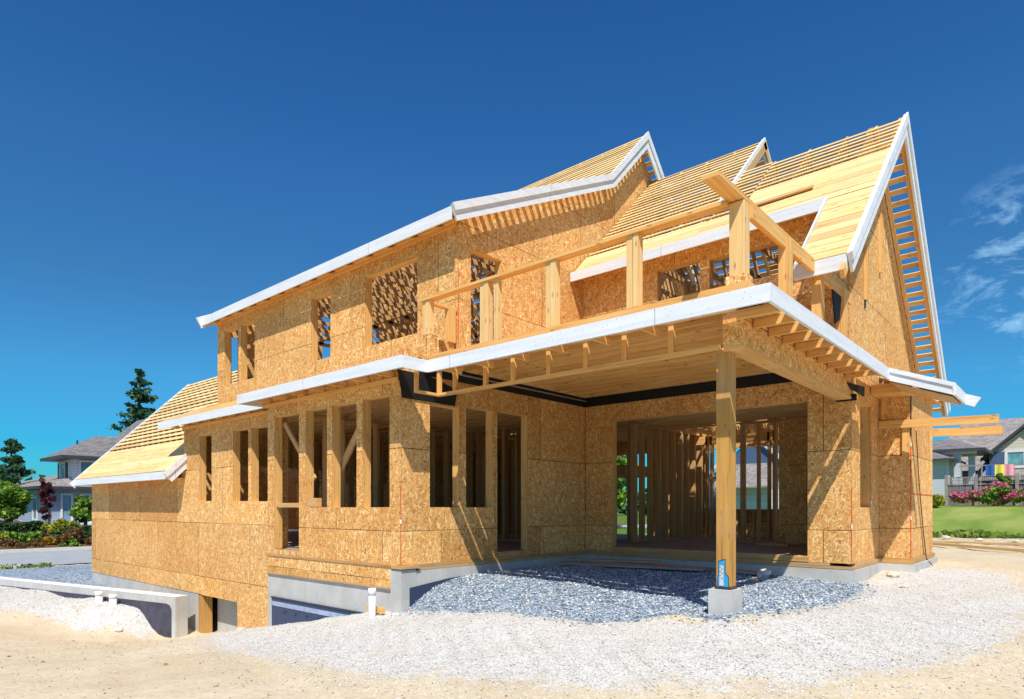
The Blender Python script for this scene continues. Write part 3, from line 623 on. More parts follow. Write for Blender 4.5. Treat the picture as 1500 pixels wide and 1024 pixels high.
# ---- balcony railing
rl=empty('balcony_railing',(0,0,0)); rl.parent=H; rl.location=(2.1,-10.6,.3)
def rp(x0,x1,y0,y1,z0=3.032,z1=3.86,nm='railing_post',mat='lum'): return MB().box(x0,x1,y0,y1,z0,z1).build(nm,mat,rl)
for x in (-7.46,-6.25,-5.09,-3.91):
    MB().box(x,x+.075,6.41,6.50,3.032,3.86).box(x+.085,x+.16,6.40,6.50,3.032,3.86).build('railing_post','roofb',rl)
MB().box(-6.0,-5.92,6.42,6.5,3.032,3.86).build('railing_post','roofb',rl)
MB().box(-7.48,-7.26,6.38,6.56,2.9,3.35).build('post_wrap','osb',rl); MB().box(-7.48,-7.44,6.6,7.05,2.9,3.35).build('post_wrap','osb',rl)
MB().box(-7.49,-7.40,6.9,7.05,3.35,3.86).build('railing_post','lum',rl)
MB().box(-2.725,-2.585,6.47,6.60,3.02,3.885).box(-2.583,-2.565,6.47,6.60,3.02,3.885).build('corner_post','roofb',rl)
MB().box(-2.75,-2.54,6.44,6.62,3.02,3.13).build('post_collar','osb',rl)
for y in (7.62,8.85,9.95): MB().box(-2.63,-2.52,y,y+.17,3.032,3.86).build('railing_post','lum',rl)
MB().box(-7.50,-2.73,6.38,6.52,3.862,3.90).build('top_rail','lum',rl)
MB().box(-2.74,-2.57,5.86,10.45,3.902,3.945).build('top_rail','lum',rl); MB().box(-2.575,-2.54,6.62,10.4,3.74,3.90).build('side_rail','lum',rl)
MB().box(-7.50,-7.41,6.52,7.08,3.862,3.90).build('top_rail','lum',rl)
# ---- porch post on its concrete block
pp=MB(); pp.box(-2.895,-2.745,6.54,6.69,-.07,2.385); ppo=pp.build('porch_post','post',H)
pp=MB(); b=len(pp.v)
pp.prism([(-2.955,6.475,-.10),(-2.695,6.475,-.10),(-2.695,6.74,-.10),(-2.955,6.74,-.10)],(0,0,-.55)); pp.build('concrete_block','conc',H)
MB().box(-2.905,-2.735,6.53,6.70,-.098,-.072).build('base_plate','iron',ppo)
m=MB(); Y=6.535
m.prism([(-2.87,Y,-.07),(-2.765,Y,-.07),(-2.765,Y,.03),(-2.80,Y,.07),(-2.80,Y,.21),(-2.865,Y,.19),(-2.865,Y,.05),(-2.878,Y,.02)],(0,-.004,0)); m.build('blue_label','blue',ppo)
m=MB(); m.prism([(-2.88,Y+.003,-.073),(-2.758,Y+.003,-.073),(-2.758,Y+.003,.035),(-2.793,Y+.003,.075),(-2.793,Y+.003,.223),(-2.873,Y+.003,.198),(-2.873,Y+.003,.05),(-2.885,Y+.003,.02)],(0,-.0025,0)); m.build('bracket_edge','iron',ppo)
m=MB(); m.box(-2.855,-2.812,Y-.010,Y-.005,-.06,.15); m.build('metal_strap','galv',ppo); m=MB()
for i,(dx,z) in enumerate(((.010,.135),(.03,.115),(.010,.09),(.03,.07),(.010,.045),(.03,.02))): m.tube((-2.855+dx,Y-.0105,z),(-2.855+dx,Y-.014,z),.006,n=8)
m.build('bolt_holes','iron',ppo)
# ---- lumber nailed on the small bay
MB().box(-2.55,-2.48,12.325,12.365,2.24,2.62).build('nailed_stud','lum',w5); MB().box(-2.24,-2.135,12.325,12.365,1.60,2.08).build('nailed_stud','lum',w5)
MB().beam((-2.58,12.30,2.15),(-.95,12.30,2.115),.038,.13).build('projecting_board','lum',w5)
MB().beam((-2.4,14.52,2.19),(-1.07,14.52,2.15),.038,.15).build('projecting_board','lum',w5)
MB().box(-2.57,-2.14,12.355,12.368,2.60,2.63).build('dark_trim_strip','iron',w5)
m=MB(); pts=[(-2.09,12.62,2.05),(-2.10,12.95,1.2),(-2.09,13.25,.4),(-2.08,13.52,-.15),(-2.0,13.62,-.28)]
for a,b in zip(pts[:-1],pts[1:]): m.tube(a,b,.008,n=6)
m.build('hanging_cable','iron',w6)
# ================================================================== SITE
GP=[(0,0,-.86),(-1,3,-.76),(2,2,-.8),(0,6,-.62),(-2.7,5.6,-.52),(-2.75,6.5,-.36),(-3.0,6.25,-.43),(-1.6,9,-.48),(-2.3,10.6,-.40),(-1.9,12,-.33),(-1.8,14.5,-.28),(1,10,-.5),(1.5,16,-.35),
(-5,5.2,-.56),(-5,6.6,-.43),(-5,8.5,-.36),(-3.5,9.8,-.36),(-7.4,10.5,-.31),(-7.4,7.7,-.31),(-7.38,6.6,-.44),(-7.4,6.0,-.74),(-6.6,5.6,-.66),
(-8.3,5.9,-.88),(-9.4,5.9,-1.1),(-11.2,5.9,-1.42),(-13.3,6.3,-1.83),(-13.3,7.2,-1.85),(-15,6.4,-2.15),(-15,7.2,-2.15),(-11.5,7.2,-1.5),
(-15.5,5.3,-2.13),(-16.7,4.4,-1.97),(-18.7,3.3,-1.63),(-17.0,5.35,-1.54),(-16.35,5.5,-1.60),(-18.3,5.05,-1.46),(-20.3,4.6,-1.41),(-22.8,4.0,-1.42),(-17.3,4.9,-1.56),(-19.5,4.2,-1.50),(-16.5,5.1,-1.64),(-15.95,5.45,-1.92),(-15.45,5.65,-2.14),(-17.0,5.95,-1.72),(-19.5,5.45,-1.6),(-15.4,6.15,-2.1),(-22.6,6.0,-1.52),(-20.5,6.1,-1.62),
(-6,.9,-.86),(-9,1,-1.02),(-12,1.5,-1.3),(-16,2,-1.6),(-20,1,-1.5),(-9,3.8,-1.12),(-12,4,-1.55),(-14,4.2,-1.85),(-5.3,4.4,-.72),(-7,4.5,-.88),
(-22,8,-1.3),(-25,6,-1.3),(-25,2,-1.3),(-30,10,-1.3),(-30,0,-1.3),(-27,25,-1.3),(-38,10,-1.3),(-38,40,-1.3),(-38,-10,-1.3),(-17,16,-1.3),(-10,18,-.6),(-20,30,-.8),
(0,-5,-.9),(-8,-5,-1.0),(-20,-8,-1.4),(8,0,-.8),(10,10,-.5),(8,20,-.3),(-2,20,-.3),(-3,25,-.22),(3,25,-.2),(-8,30,-.2)]
G=np.array(GP); ng=len(G)
ker=lambda a:np.sqrt(((a[:,None,:]-G[None,:,:2])**2).sum(-1)+.05)
A_=np.zeros((ng+3,ng+3)); A_[:ng,:ng]=-ker(G[:,:2]); A_[:ng,ng]=1; A_[ng,:ng]=1; A_[:ng,ng+1:]=G[:,:2]; A_[ng+1:,:ng]=G[:,:2].T
Wt=np.linalg.solve(A_,np.r_[G[:,2],0,0,0])
def gz(p):
    p=np.asarray(p,float).reshape(-1,2); out=np.empty(len(p))
    for i in range(0,len(p),20000):
        q=p[i:i+20000]; out[i:i+20000]=-ker(q)@Wt[:ng]+Wt[ng]+q@Wt[ng+1:]
    # far away the site flattens
    r=np.hypot(p[:,0]+8,p[:,1]-6); k=np.clip((r-34)/25,0,1); out=out*(1-k)+(-1.3)*k
    # shallow wheel ruts across the sand
    for (cx,cy) in ((-6,2.2),(-6,3.35)):
        dd=np.abs((p[:,1]-cy)-.22*(p[:,0]-cx)*-1.0-.25*np.sin(p[:,0]*.35)); q_=np.exp(-(dd/.14)**2); out=out-.018*q_*(1+.5*np.sin(p[:,0]*26))+.010*np.exp(-((dd-.24)/.08)**2)
    # fine unevenness
    n=.02*np.sin(p[:,0]*2.1+1.3*np.sin(p[:,1]*1.7))*np.sin(p[:,1]*2.6+.7)+.012*np.sin(p[:,0]*6.3+p[:,1]*2.2)*np.sin(p[:,1]*5.1-p[:,0]*1.3)+.006*np.sin(p[:,0]*17+3*np.sin(p[:,1]*4))*np.sin(p[:,1]*15)
    return out+n*(1-k)
def inside(p,poly):
    x,y=p[:,0],p[:,1]; r=np.zeros(len(p),bool); n=len(poly)
    for i in range(n):
        x0,y0=poly[i]; x1,y1=poly[(i+1)%n]
        c=((y0>y)!=(y1>y)); xi=(x1-x0)*(y-y0)/((y1-y0) if y1!=y0 else 1e-9)+x0; r^=c&(x<xi)
    return r
def sdist(p,poly):
    d=np.full(len(p),1e9); n=len(poly)
    for i in range(n):
        a=np.array(poly[i]);b=np.array(poly[(i+1)%n]); ab=b-a; t=np.clip(((p-a)@ab)/max(ab@ab,1e-9),0,1); d=np.minimum(d,np.hypot(*(p-a-t[:,None]*ab).T))
    return np.where(inside(p,poly),d,-d)
BLUE=[(-7.45,6.0),(-7.0,5.85),(-6.4,5.7),(-5.68,5.72),(-4.67,5.8),(-4.0,5.78),(-3.6,6.1),(-3.24,6.4),(-2.68,6.3),(-2.40,7.25),(-2.33,8.24),(-2.27,9.63),(-2.45,10.7),(-7.6,10.8),(-7.6,6.2)]
BLUE2=[(-26.7,3.5),(-24,4.6),(-21,5.3),(-19,5.9),(-19,9),(-22.9,15),(-26.7,15)]
WHITE=[(-11.25,5.0),(-10.5,4.55),(-8.96,3.83),(-6.57,3.53),(-5.06,3.53),(-3.74,3.81),(-2.56,4.43),(-1.7,5.08),(-1.16,5.82),(-0.73,6.82),(-0.45,8.28),(-.4,10.5),(-0.9,13.01),(-1.5,13.9),(-2.3,13.5),(-2.6,10.7),(-2.3,9),(-2.4,6.5),(-4,5.9),(-7.4,6.1),(-8.2,6.1),(-9.5,6.05),(-11.0,5.9)]
WL=[(-18.87,3.38),(-17.72,3.92),(-16.6,4.35),(-15.9,4.95),(-15.6,5.35),(-15.8,5.75),(-20.2,5.05),(-23.4,4.1),(-26,3.4),(-26,1.5),(-22,2.4)]
def axis_pts(lo,hi,f0,f1,fine,grow=1.25,step=.3):
    c=list(np.arange(f0,f1+1e-6,fine)); s=fine
    x=c[-1]
    while x<hi: s=s*grow; x=min(hi,x+s); c.append(x)
    s=fine; x=c[0]
    while x>lo: s=s*grow; x=max(lo,x-s); c.insert(0,x)
    return np.array(c)
gx=axis_pts(-900,700,-26,3,.11,1.12); gy=axis_pts(-400,1100,-1,16,.11,1.12)
X,Y_=np.meshgrid(gx,gy,indexing='ij'); P2=np.c_[X.ravel(),Y_.ravel()]; Z=gz(P2)
nx,ny=len(gx),len(gy); I=np.arange(nx*ny).reshape(nx,ny)
F=np.c_[I[:-1,:-1].ravel(),I[1:,:-1].ravel(),I[1:,1:].ravel(),I[:-1,1:].ravel()]
me=bpy.data.meshes.new('ground'); me.from_pydata(np.c_[P2,Z].tolist(),[],F.tolist()); me.materials.append(M['ground']); me.polygons.foreach_set('use_smooth',[True]*len(me.polygons))
def edge(poly,w=.25): return np.clip(.5+sdist(P2,poly)/(2*w),0,1)
zr=np.maximum(edge(WHITE,.75),edge(WL,.45)); zb=np.maximum(edge(BLUE,.12),edge(BLUE2,.4))
zg=np.clip((np.hypot(P2[:,0]+8,P2[:,1]-6)-22)/8,0,1)*.9
sandy=(P2[:,0]>-6)&(P2[:,1]<26)&(P2[:,1]>12); zg=np.where(sandy,.28+.15*(P2[:,1]>20),zg)
ca=me.color_attributes.new('zone','FLOAT_COLOR','POINT'); ca.data.foreach_set('color',np.c_[zr,zb,zg,np.ones(len(P2))].astype(np.float32).ravel())
g=bpy.data.objects.new('ground',me); col.objects.link(g); tag(g,'sandy bare building site with pale gravel spread in front of the house',None,kind='structure')
# loose stones
def stones(name,pts,smin,smax,mat,label,flat=.6,lift=.25):
    n=len(pts); z=gz(pts); s=smin+(smax-smin)*rng.random(n)**2.2
    base=np.array([(1,0,0),(-1,0,0),(0,1,0),(0,-1,0),(0,0,1),(0,0,-1)],float); fc=np.array([(0,2,4),(2,1,4),(1,3,4),(3,0,4),(2,0,5),(1,2,5),(3,1,5),(0,3,5)])
    v=base[None]*(.65+.6*rng.random((n,6,1))); v+=rng.normal(0,.14,(n,6,3)); v[:,:,2]*=flat; v[:,:,1]*=(.6+.4*rng.random((n,1)))
    a=rng.random(n)*6.28; c_,s_=np.cos(a)[:,None],np.sin(a)[:,None]; x=v[:,:,0]*c_-v[:,:,1]*s_; y=v[:,:,0]*s_+v[:,:,1]*c_
    v=np.stack([x,y,v[:,:,2]],-1)*s[:,None,None]/2; v[:,:,0]+=pts[:,0:1]; v[:,:,1]+=pts[:,1:2]; v[:,:,2]+=(z+s*lift*flat)[:,None]
    f=(fc[None]+6*np.arange(n)[:,None,None]).reshape(-1,3)
    me=bpy.data.meshes.new(name); me.from_pydata(v.reshape(-1,3).tolist(),[],f.tolist()); me.materials.append(M[mat]); o=bpy.data.objects.new(name,me); col.objects.link(o); tag(o,label,None,kind='stuff'); return o
def scatter(poly,n,soft=.12,dens=None):
    a=np.array(poly); lo,hi=a.min(0)-soft,a.max(0)+soft; out=[]
    while sum(map(len,out))<n:
        p=lo+(hi-lo)*rng.random((n*2,2)); d=sdist(p,poly); k=rng.random(len(p))<np.clip(.5+d/soft*.5,0,1)
        if dens is not None: k&=rng.random(len(p))<dens(p)
        out.append(p[k])
    return np.concatenate(out)[:n]
near=lambda s:(lambda p:np.clip((s/np.maximum(np.hypot(p[:,0],p[:,1]),.5))**2,0,1))
stones('blue_gravel',scatter(BLUE,36000,.22),.016,.046,'stB','blue grey crushed gravel spread inside and before the porch')
stones('gravel_chips',scatter(BLUE,900,.5),.02,.06,'stS','odd brown and pale chips mixed into the blue gravel')
stones('pale_gravel',scatter(WHITE,60000,.75,near(5)),.008,.024,'stW','off white fine gravel around the house corner')
stones('mound_gravel',scatter(WL,16000,.5),.014,.036,'stW','off white gravel heaped against the concrete retaining wall')
stones('site_rubble',scatter([(-20,0),(-6,0),(-2,2),(.5,4),(2,12),(0,18),(-1.2,15),(0,9),(-.6,6),(-2.5,3.6),(-6,3.2),(-9,3.4),(-11,4.4),(-14.5,5.3),(-18,3)],190,.4),.025,.075,'stS','scattered lumps and broken stones on the bare ground',.55)
stones('sand_pebbles',scatter([(-20,0),(-6,0),(-2,2),(1,4),(1,12),(-1,9),(-3,4),(-9,3.2),(-15,5)],6000,.5),.005,.028,'stS','small pebbles strewn over the bare sand')
# gravel patch cobbles
def rock(name,x,y,s,mat,label,cat='stone',sq=.7,z=None,group=None):
    import bmesh
    bm=bmesh.new(); bmesh.ops.create_icosphere(bm,subdivisions=2,radius=s/2)
    for v in bm.verts: v.co*=1+random.uniform(-.16,.16); v.co.z*=sq; v.co.y*=.8
    me=bpy.data.meshes.new(name); bm.to_mesh(me); bm.free(); me.materials.append(M[mat]); o=bpy.data.objects.new(name,me); col.objects.link(o)
    o.location=(x,y,(gz([(x,y)])[0]+s*sq*.3) if z is None else z); o.rotation_euler[2]=random.random()*6; tag(o,label,cat,group)
rock('concrete_lump',-3.78,10.30,.24,'concw','pale round concrete lump on blue gravel right of the porch post','lump',.75)
rock('wood_chip',-3.72,9.75,.15,'lum','small yellow wooden offcut on the blue gravel before the concrete lump','offcut',.3)
rock('stone',-2.25,11.7,.22,'stS','larger rough stone beside the foundation left of the small bay','stone',.5)
rock('stone',-1.95,10.9,.14,'stS','smaller stone just outside the right porch corner','stone',.5)
rock('stone',-11.9,5.75,.16,'stS','tan stone below the dark recess in the sand','stone',.5)
rock('stone',-15.95,4.95,.2,'stW','white stone at the foot of the gravel mound','stone',.5)
rock('orange_scrap',-7.25,5.98,.08,'red','tiny orange scrap on gravel beside the foundation corner','scrap',.4)
# retaining wall
rw=MB(); dx,dy=(-22.7+15.1),(4.07-5.85); L=math.hypot(dx,dy); ex,ey=dx/L,dy/L; nx_,ny_=ey,-ex
if ny_<0: nx_,ny_=-nx_,-ny_
p0=(-15.08,5.80); p1=(p0[0]+ex*12,p0[1]+ey*12)
rw.prism([(p0[0],p0[1],-1.24),(p0[0]+nx_*.30,p0[1]+ny_*.30,-1.24),(p1[0]+nx_*.30,p1[1]+ny_*.30,-1.24),(p1[0],p1[1],-1.24)],(0,0,-1.3))
rwo=rw.build('retaining_wall','conc',None,label='low pale concrete retaining wall running left from the house foundation',cat='wall')
def rwp(t,z): return (p0[0]+ex*t-nx_*.004,p0[1]+ey*t-ny_*.004,z)
m=MB(); m.prism([rwp(.13,-2.5),rwp(9.0,-2.5),rwp(9.0,-1.40),rwp(.32,-1.395),rwp(.19,-1.43),rwp(.13,-1.52)],(0,-.004,0)); m.build('tar_coating','tar',rwo)
MB().prism([(p0[0],p0[1],-1.236),(p0[0]+nx_*.30,p0[1]+ny_*.30,-1.236),(p1[0]+nx_*.30,p1[1]+ny_*.30,-1.236),(p1[0],p1[1],-1.236)],(0,0,.012)).build('wall_top_highlight','cap',rwo)  # thin sheet that puts the wall top's bright highlight into colour
# pipes
def pipe(name,x,y,z0,z1,r,label,group=None):
    o=empty(name,(x,y,z0),label,'pipe',group); MB().tube((x,y,z0),(x,y,z1-.09),r,n=20).build('pipe_body','pvc',o,True); MB().tube((x,y,z1-.10),(x,y,z1),r*1.1,n=20).build('pipe_collar','pvc',o,True)
pipe('drain_pipe',-17.55,5.02,-1.9,-1.24,.078,'short white plastic drain stub behind the gravel mound, the left of the two','white drain stubs')
pipe('drain_pipe',-17.0,5.15,-1.9,-1.27,.078,'short white plastic drain stub behind the gravel mound, the right of the two','white drain stubs')
pipe('standpipe',-7.72,5.68,-1.1,-.41,.050,'upright white plastic standpipe in front of the concrete bay foundation')
# loose planks
def plank(p,q,w,h,mat,label,lift=.0,group=None,name='plank'):
    z0=gz([p])[0]+h/2+.02+lift; z1=gz([q])[0]+h/2+.02+lift; c=((p[0]+q[0])/2,(p[1]+q[1])/2,(z0+z1)/2)
    o=MB().beam((p[0]-c[0],p[1]-c[1],z0-c[2]),(q[0]-c[0],q[1]-c[1],z1-c[2]),w,h).build(name,mat); o.location=c; tag(o,label,'plank',group)
plank((-7.0,9.35),(-4.6,9.95),.30,.03,'oldwood','grey plank lying on blue gravel, nearest of the loose boards in the porch',.02,'loose boards in the porch')
plank((-6.7,9.9),(-3.9,10.35),.28,.03,'oldwood','grey plank lying against the porch back wall, farthest right loose board',.03,'loose boards in the porch')
plank((-7.2,9.75),(-5.6,10.3),.25,.03,'oldwood','short grey plank near the inner porch corner',.05,'loose boards in the porch')
plank((-3.6,20.9),(.6,17.6),.14,.07,'roofb','long pale lumber plank on bare ground between the house and the lawn',.02)
plank((-3.6,22.3),(2.5,21.2),.14,.05,'lumin','thin brown plank on the ground behind the long pale one',.02)
o=MB().beam((-.45,0,0),(.45,0,.0),.10,.025).build('shadow_board','lumin'); o.location=(-3.55,10.5,5.69); o.rotation_euler=(math.radians(43),-.02,.03); tag(o,'thin board standing in for a warped shadow on the lower roof above the balcony','board')  # board added in place of a warped shadow sliver on the roof
# ================================================================== SURROUNDINGS
rd=MB(); rd.poly([(-35.6,-60,-1.24),(-26.9,-60,-1.24),(-26.9,150,-1.24),(-35.6,150,-1.24)]); rd.build('road','asph',None,kind='structure',label='grey asphalt street at the left')
kb=MB(); kb.box(-36.0,-35.6,-60,150,-1.4,-1.12); kb.box(-26.9,-26.6,-60,5.4,-1.4,-1.18); kb.build('kerb','kerb',None,kind='structure',label='pale concrete kerb along the far side of the street')
bd=MB(); bd.prism([(-36.0,-40,-1.2),(-36.0,60,-1.2),(-44,60,-.4),(-44,-40,-.4)],(0,0,-.5)); bd.build('garden_bed','mulch',None,kind='structure',label='brown mulched garden slope across the street')
lw=MB(); 
ly=[26.3,30,36,44,54,90]; lz=[-.32,.0,.42,.75,1.08,1.2]
for i in range(5): lw.poly([(-10.6,ly[i],lz[i]),(30,ly[i],lz[i]),(30,ly[i+1],lz[i+1]),(-10.6,ly[i+1],lz[i+1])])
lw.build('lawn','lawn',None,kind='structure',label='mown green lawn rising to the houses on the right')
# foliage
def leaves(P,size,asp=1.5,tilt=1.0):
    n=len(P); s=size*(.6+.8*rng.random(n)); a=rng.normal(size=(n,3)); a/=np.linalg.norm(a,axis=1)[:,None]; b=rng.normal(size=(n,3)); b-=(b*a).sum(1)[:,None]*a; b/=np.linalg.norm(b,axis=1)[:,None]
    a*=(s*asp/2)[:,None]; b*=(s/2)[:,None]; v=np.stack([P-a,P-b*.9,P+a,P+b*.9],1).reshape(-1,3); return v,(np.arange(n*4).reshape(-1,4))
def leafobj(name,P,size,mat,par=None,asp=1.5,**t):
    v,f=leaves(P,size,asp); me=bpy.data.meshes.new(name); me.from_pydata(v.tolist(),[],f.tolist()); me.materials.append(M[mat]); o=bpy.data.objects.new(name,me); col.objects.link(o)
    if par: o.parent=par; o.location=tuple(-V(*par.location))
    tag(o,**t); return o
def blob(c,r,n,hol=.5):
    d=rng.normal(size=(n,3)); d/=np.linalg.norm(d,axis=1)[:,None]; rr=(hol+(1-hol)*rng.random(n)**.6); return np.array(c)+d*rr[:,None]*np.array(r)
def clumps(c,R,k,rs,n):
    out=[]
    for i in range(k):
        d=rng.normal(size=3); d/=np.linalg.norm(d); q=np.array(c)+d*np.array(R)*(.35+.6*rng.random()); s=rs*(.6+.8*rng.random()); out.append(blob(q,(s,s,s*.8),n//k,.3))
    return np.concatenate(out)
def bush(name,c,R,n,size,mat,label,cat='shrub',k=9,group=None,extra=None):
    o=empty(name,(c[0],c[1],c[2]-R[2]),label,cat,group); P=clumps(c,R,k,min(R)*.55,n); P=P[P[:,2]>c[2]-R[2]*1.05]
    leafobj('foliage',P,size,mat,o)
    m=MB()
    for i in range(4): m.tube((c[0],c[1],c[2]-R[2]),(c[0]+random.uniform(-.4,.4)*R[0],c[1]+random.uniform(-.4,.4)*R[1],c[2]),.03,.015,n=6)
    m.build('stem','bark',o)
    if extra: leafobj('flowers',clumps((c[0]-.0,c[1],c[2]+R[2]*.1),(R[0]*1.02,R[1]*1.05,R[2]*1.02),k*3,min(R)*.42,int(n*.9)),size*.9,extra,o)
    return o
def tree(name,x,y,z,h,r,n,size,mat,label,trunk=.12,k=22,group=None,cr=.62):
    o=empty(name,(x,y,z),label,'tree',group); cz=z+h*(1-cr/2); P=clumps((x,y,cz),(r,r,h*cr/2),k,r*.38,n); leafobj('crown',P,size,mat,o)
    m=MB(); m.tube((x,y,z-.3),(x+.1,y,z+h*.8),trunk,trunk*.35,n=8)
    for i in range(7):
        a=random.random()*6.28; zz=z+h*(.35+.07*i); m.tube((x,y,zz),(x+r*.7*math.cos(a),y+r*.7*math.sin(a),zz+r*.5),trunk*.35,trunk*.1,n=6)
    m.build('trunk','bark',o); return o
def conifer(x,y,z,h,r,label,n=9000,size=.22,sparse=1.0,group=None,lean=.0):
    o=empty('conifer_tree',(x,y,z),label,'tree',group); m=MB(); m.tube((x,y,z),(x+lean,y,z+h),r*.05+.06,.03,n=8); pts=[]; k=int(h/ (.42*sparse)); per=max(20,n//(k*6))
    for i in range(k):
        t=(i+.5)/k; zz=z+h*(.08+.92*t); L=r*(1-t)**.8*random.uniform(.75,1.15)+.12
        nb=6 if t<.9 else 4
        for j in range(nb):
            if random.random()<.26: continue
            a=random.random()*6.28; l=L*random.uniform(.40,1.25); zz+=random.uniform(-.12,.12)*sparse; ex_,ey_=math.cos(a),math.sin(a); x0=x+lean*t
            e=(x0+l*ex_,y+l*ey_,zz+l*random.uniform(-.18,.14)); m.tube((x0,y,zz),e,.03,.01,n=4,cap=False)
            s=rng.random(per)**.75; w=.16*l*(1.15-s)+.06; Q=np.c_[x0+s*l*ex_,y+s*l*ey_,zz-s*l*.10+.25*l*s*s]; Q+=rng.normal(size=(per,3))*np.c_[w,w,w*.55]; pts.append(Q)
    m.build('trunk','bark',o); leafobj('crown',np.concatenate(pts),size,'lfC',o,asp=2.2); return o
# garden across the street (x about -37 .. -43)
def at(u,x):  # where the sight line of column u crosses the garden row at distance x
    r0=-.6617*946+.7497*(u-750); r1=.7497*946+.6617*(u-750); return r1/r0*x
def hedge(name,x,y0,y1,z0,z1,mat,label,group=None,w=.5,n=7000):
    o=empty(name,(x,(y0+y1)/2,z0),label,'hedge',group); P=np.c_[x+w*(rng.random(n)*2-1),y0+(y1-y0)*rng.random(n),z0+(z1-z0)*rng.random(n)**.7]; P[:,2]+=.06*np.sin(P[:,1]*3)
    leafobj('foliage',P,.11,mat,o); m=MB(); m.box(x-w*.7,x+w*.7,y0+.1,y1-.1,z0,z1-.15); m.build('inner_branches','bark',o)
hedge('clipped_hedge',-38.6,4.5,8.5,-1.05,-.45,'lfG','lower clipped green hedge nearer the street',n=8000)
hedge('clipped_hedge',-40.6,4.6,9.0,-.75,-.02,'lfD','upper clipped dark green hedge behind the lower one',n=8000)
tree('leafy_tree',-42.2,8.05,-.7,2.9,1.0,8000,.15,'lfG','bright green leafy tree behind the hedges at the far left',k=30,cr=.78)
tree('purple_tree',-39.6,8.95,-.9,3.4,.36,900,.11,'lfP','slender purple leaved young tree before the lilac house',.03,k=26,cr=.74)
tree('leafy_tree',-39.8,10.75,-.5,2.0,.6,3600,.14,'lfG','green leafy small tree beside the corner of the slatted wing',k=18,cr=.8)
bush('shrub',(-38.9,10.2,-.65),(.9,1.1,.6),7000,.13,'lfD','broad dark green shrub next to the house wing',k=16)
bush('shrub',(-37.6,9.6,-.82),(.8,1.0,.42),4500,.11,'lfR','reddish green spreading shrub on the slope',k=14)
bush('shrub',(-39.4,9.55,-.25),(.7,.9,.42),3500,.12,'lfY','yellow green shrub higher on the slope',k=12)
bush('heather_shrub',(-37.3,7.15,-.97),(.5,.52,.28),1800,.08,'lfR','left russet mound of low shrub at the kerb',k=14)
bush('heather_shrub',(-37.2,8.0,-.99),(.45,.36,.24),1500,.08,'lfR','right russet mound of low shrub at the kerb',k=14)
bush('heather_shrub',(-36.6,7.25,-1.09),(.3,.3,.16),800,.07,'lfR','smallest russet tuft in front of the other two',k=10)
bush('flowering_shrub',(-37.5,8.55,-.88),(.32,.32,.24),1400,.08,'lfO','small orange yellow flowering bush at the slope',k=12)
bush('flowering_shrub',(-41.5,7.7,.02),(.6,1.0,.25),2600,.09,'flW','pale pink white flowering bush above the hedges',k=16)
bush('shrub',(-37.9,6.7,-.8),(.7,.5,.38),2200,.1,'lfY','yellow green low shrub at the left picture edge',k=12)
bush('shrub',(-36.7,9.3,-1.04),(.4,.45,.24),1300,.09,'lfG','small green tuft at the kerb',k=10)
conifer(-52,9.9,-1.2,6.3,1.9,'pointed dark conifer behind the leafy tree at the far left',n=9000,size=.17,sparse=1.2)
conifer(-62,20.8,-1.2,13.7,3.6,'tall open crowned conifer standing behind the lilac house roof',n=11000,size=.19,sparse=1.15,lean=.3)
conifer(-66,16.6,-1.2,6.2,1.0,'small slim conifer tip showing over the lower roof of the lilac house',n=3000,size=.2)
# ---- left neighbour house
def win(par,axis,c,sg,u0,u1,z0,z1,fr_='trimw',gl='glass',mull=0,t=.10):
    """window frame + pane set proud of wall"""
    m=MB()
    def bx(a,b,p,q,d0,d1):
        y0,y1=sorted((c+sg*d0,c+sg*d1)); m.box(a,b,y0,y1,p,q) if axis=='y' else m.box(y0,y1,a,b,p,q)
    bx(u0-t,u0,z0-t,z1+t,.002,.07); bx(u1,u1+t,z0-t,z1+t,.002,.07); bx(u0,u1,z1,z1+t,.002,.07); bx(u0,u1,z0-t,z0,.002,.07)
    for i in range(mull): q=u0+(u1-u0)*(i+1)/(mull+1); bx(q-.03,q+.03,z0,z1,.002,.06)
    w=m.build('window',fr_,par); m=MB(); bx(u0,u1,z0,z1,.004,.02); m.build('pane',gl,w)
def hip(m,x0,x1,y0,y1,z,rx0,rx1,ry0,ry1,zr,th=.0):
    A,B,C,D=(x0,y0,z),(x1,y0,z),(x1,y1,z),(x0,y1,z); P,Q,R,S=(rx0,ry0,zr),(rx1,ry0,zr),(rx1,ry1,zr),(rx0,ry1,zr)
    def pl(a):
        k=[a[0]]
        for q in a[1:]:
            if math.dist(q,k[-1])>1e-4: k.append(q)
        if math.dist(k[0],k[-1])<1e-4: k.pop()
        if len(k)>2: m.poly(k)
    pl([A,B,Q,P]); pl([B,C,R,Q]); pl([C,D,S,R]); pl([D,A,P,S]); pl([P,Q,R,S]); m.poly([A,D,C,B])
    return m
LH=empty('lilac_house',(-43,9.9,-1.3),'two storey lilac grey house with grey hipped roofs across the street','house')
MB().box(-60,-43,9.9,30,-1.5,1.9).build('lower_wall','sidL',LH); 
MB().box(-46.9,-43.8,11.2,18,1.95,3.7).build('upper_wall','sidU',LH)
lr=hip(MB(),-61,-42.4,9.2,30.6,1.92,-55,-48,15,25,3.6).build('lower_roof','shing2',LH)
ur=hip(MB(),-47.6,-43.1,10.5,18.6,3.72,-46.5,-45.2,12.9,16.5,5.15).build('tower_roof','shing',LH)
mr=hip(MB(),-56,-45.2,14.2,32,3.6,-52.0,-50,17.3,27,7.1).build('main_roof','shing',LH)
m=MB(); m.box(-47.62,-43.08,10.47,10.5,3.55,3.73); m.box(-43.1,-43.07,10.5,18.6,3.55,3.73); m.box(-47.6,-43.1,10.5,18.6,3.56,3.6); m.build('gutter','trimd',ur)
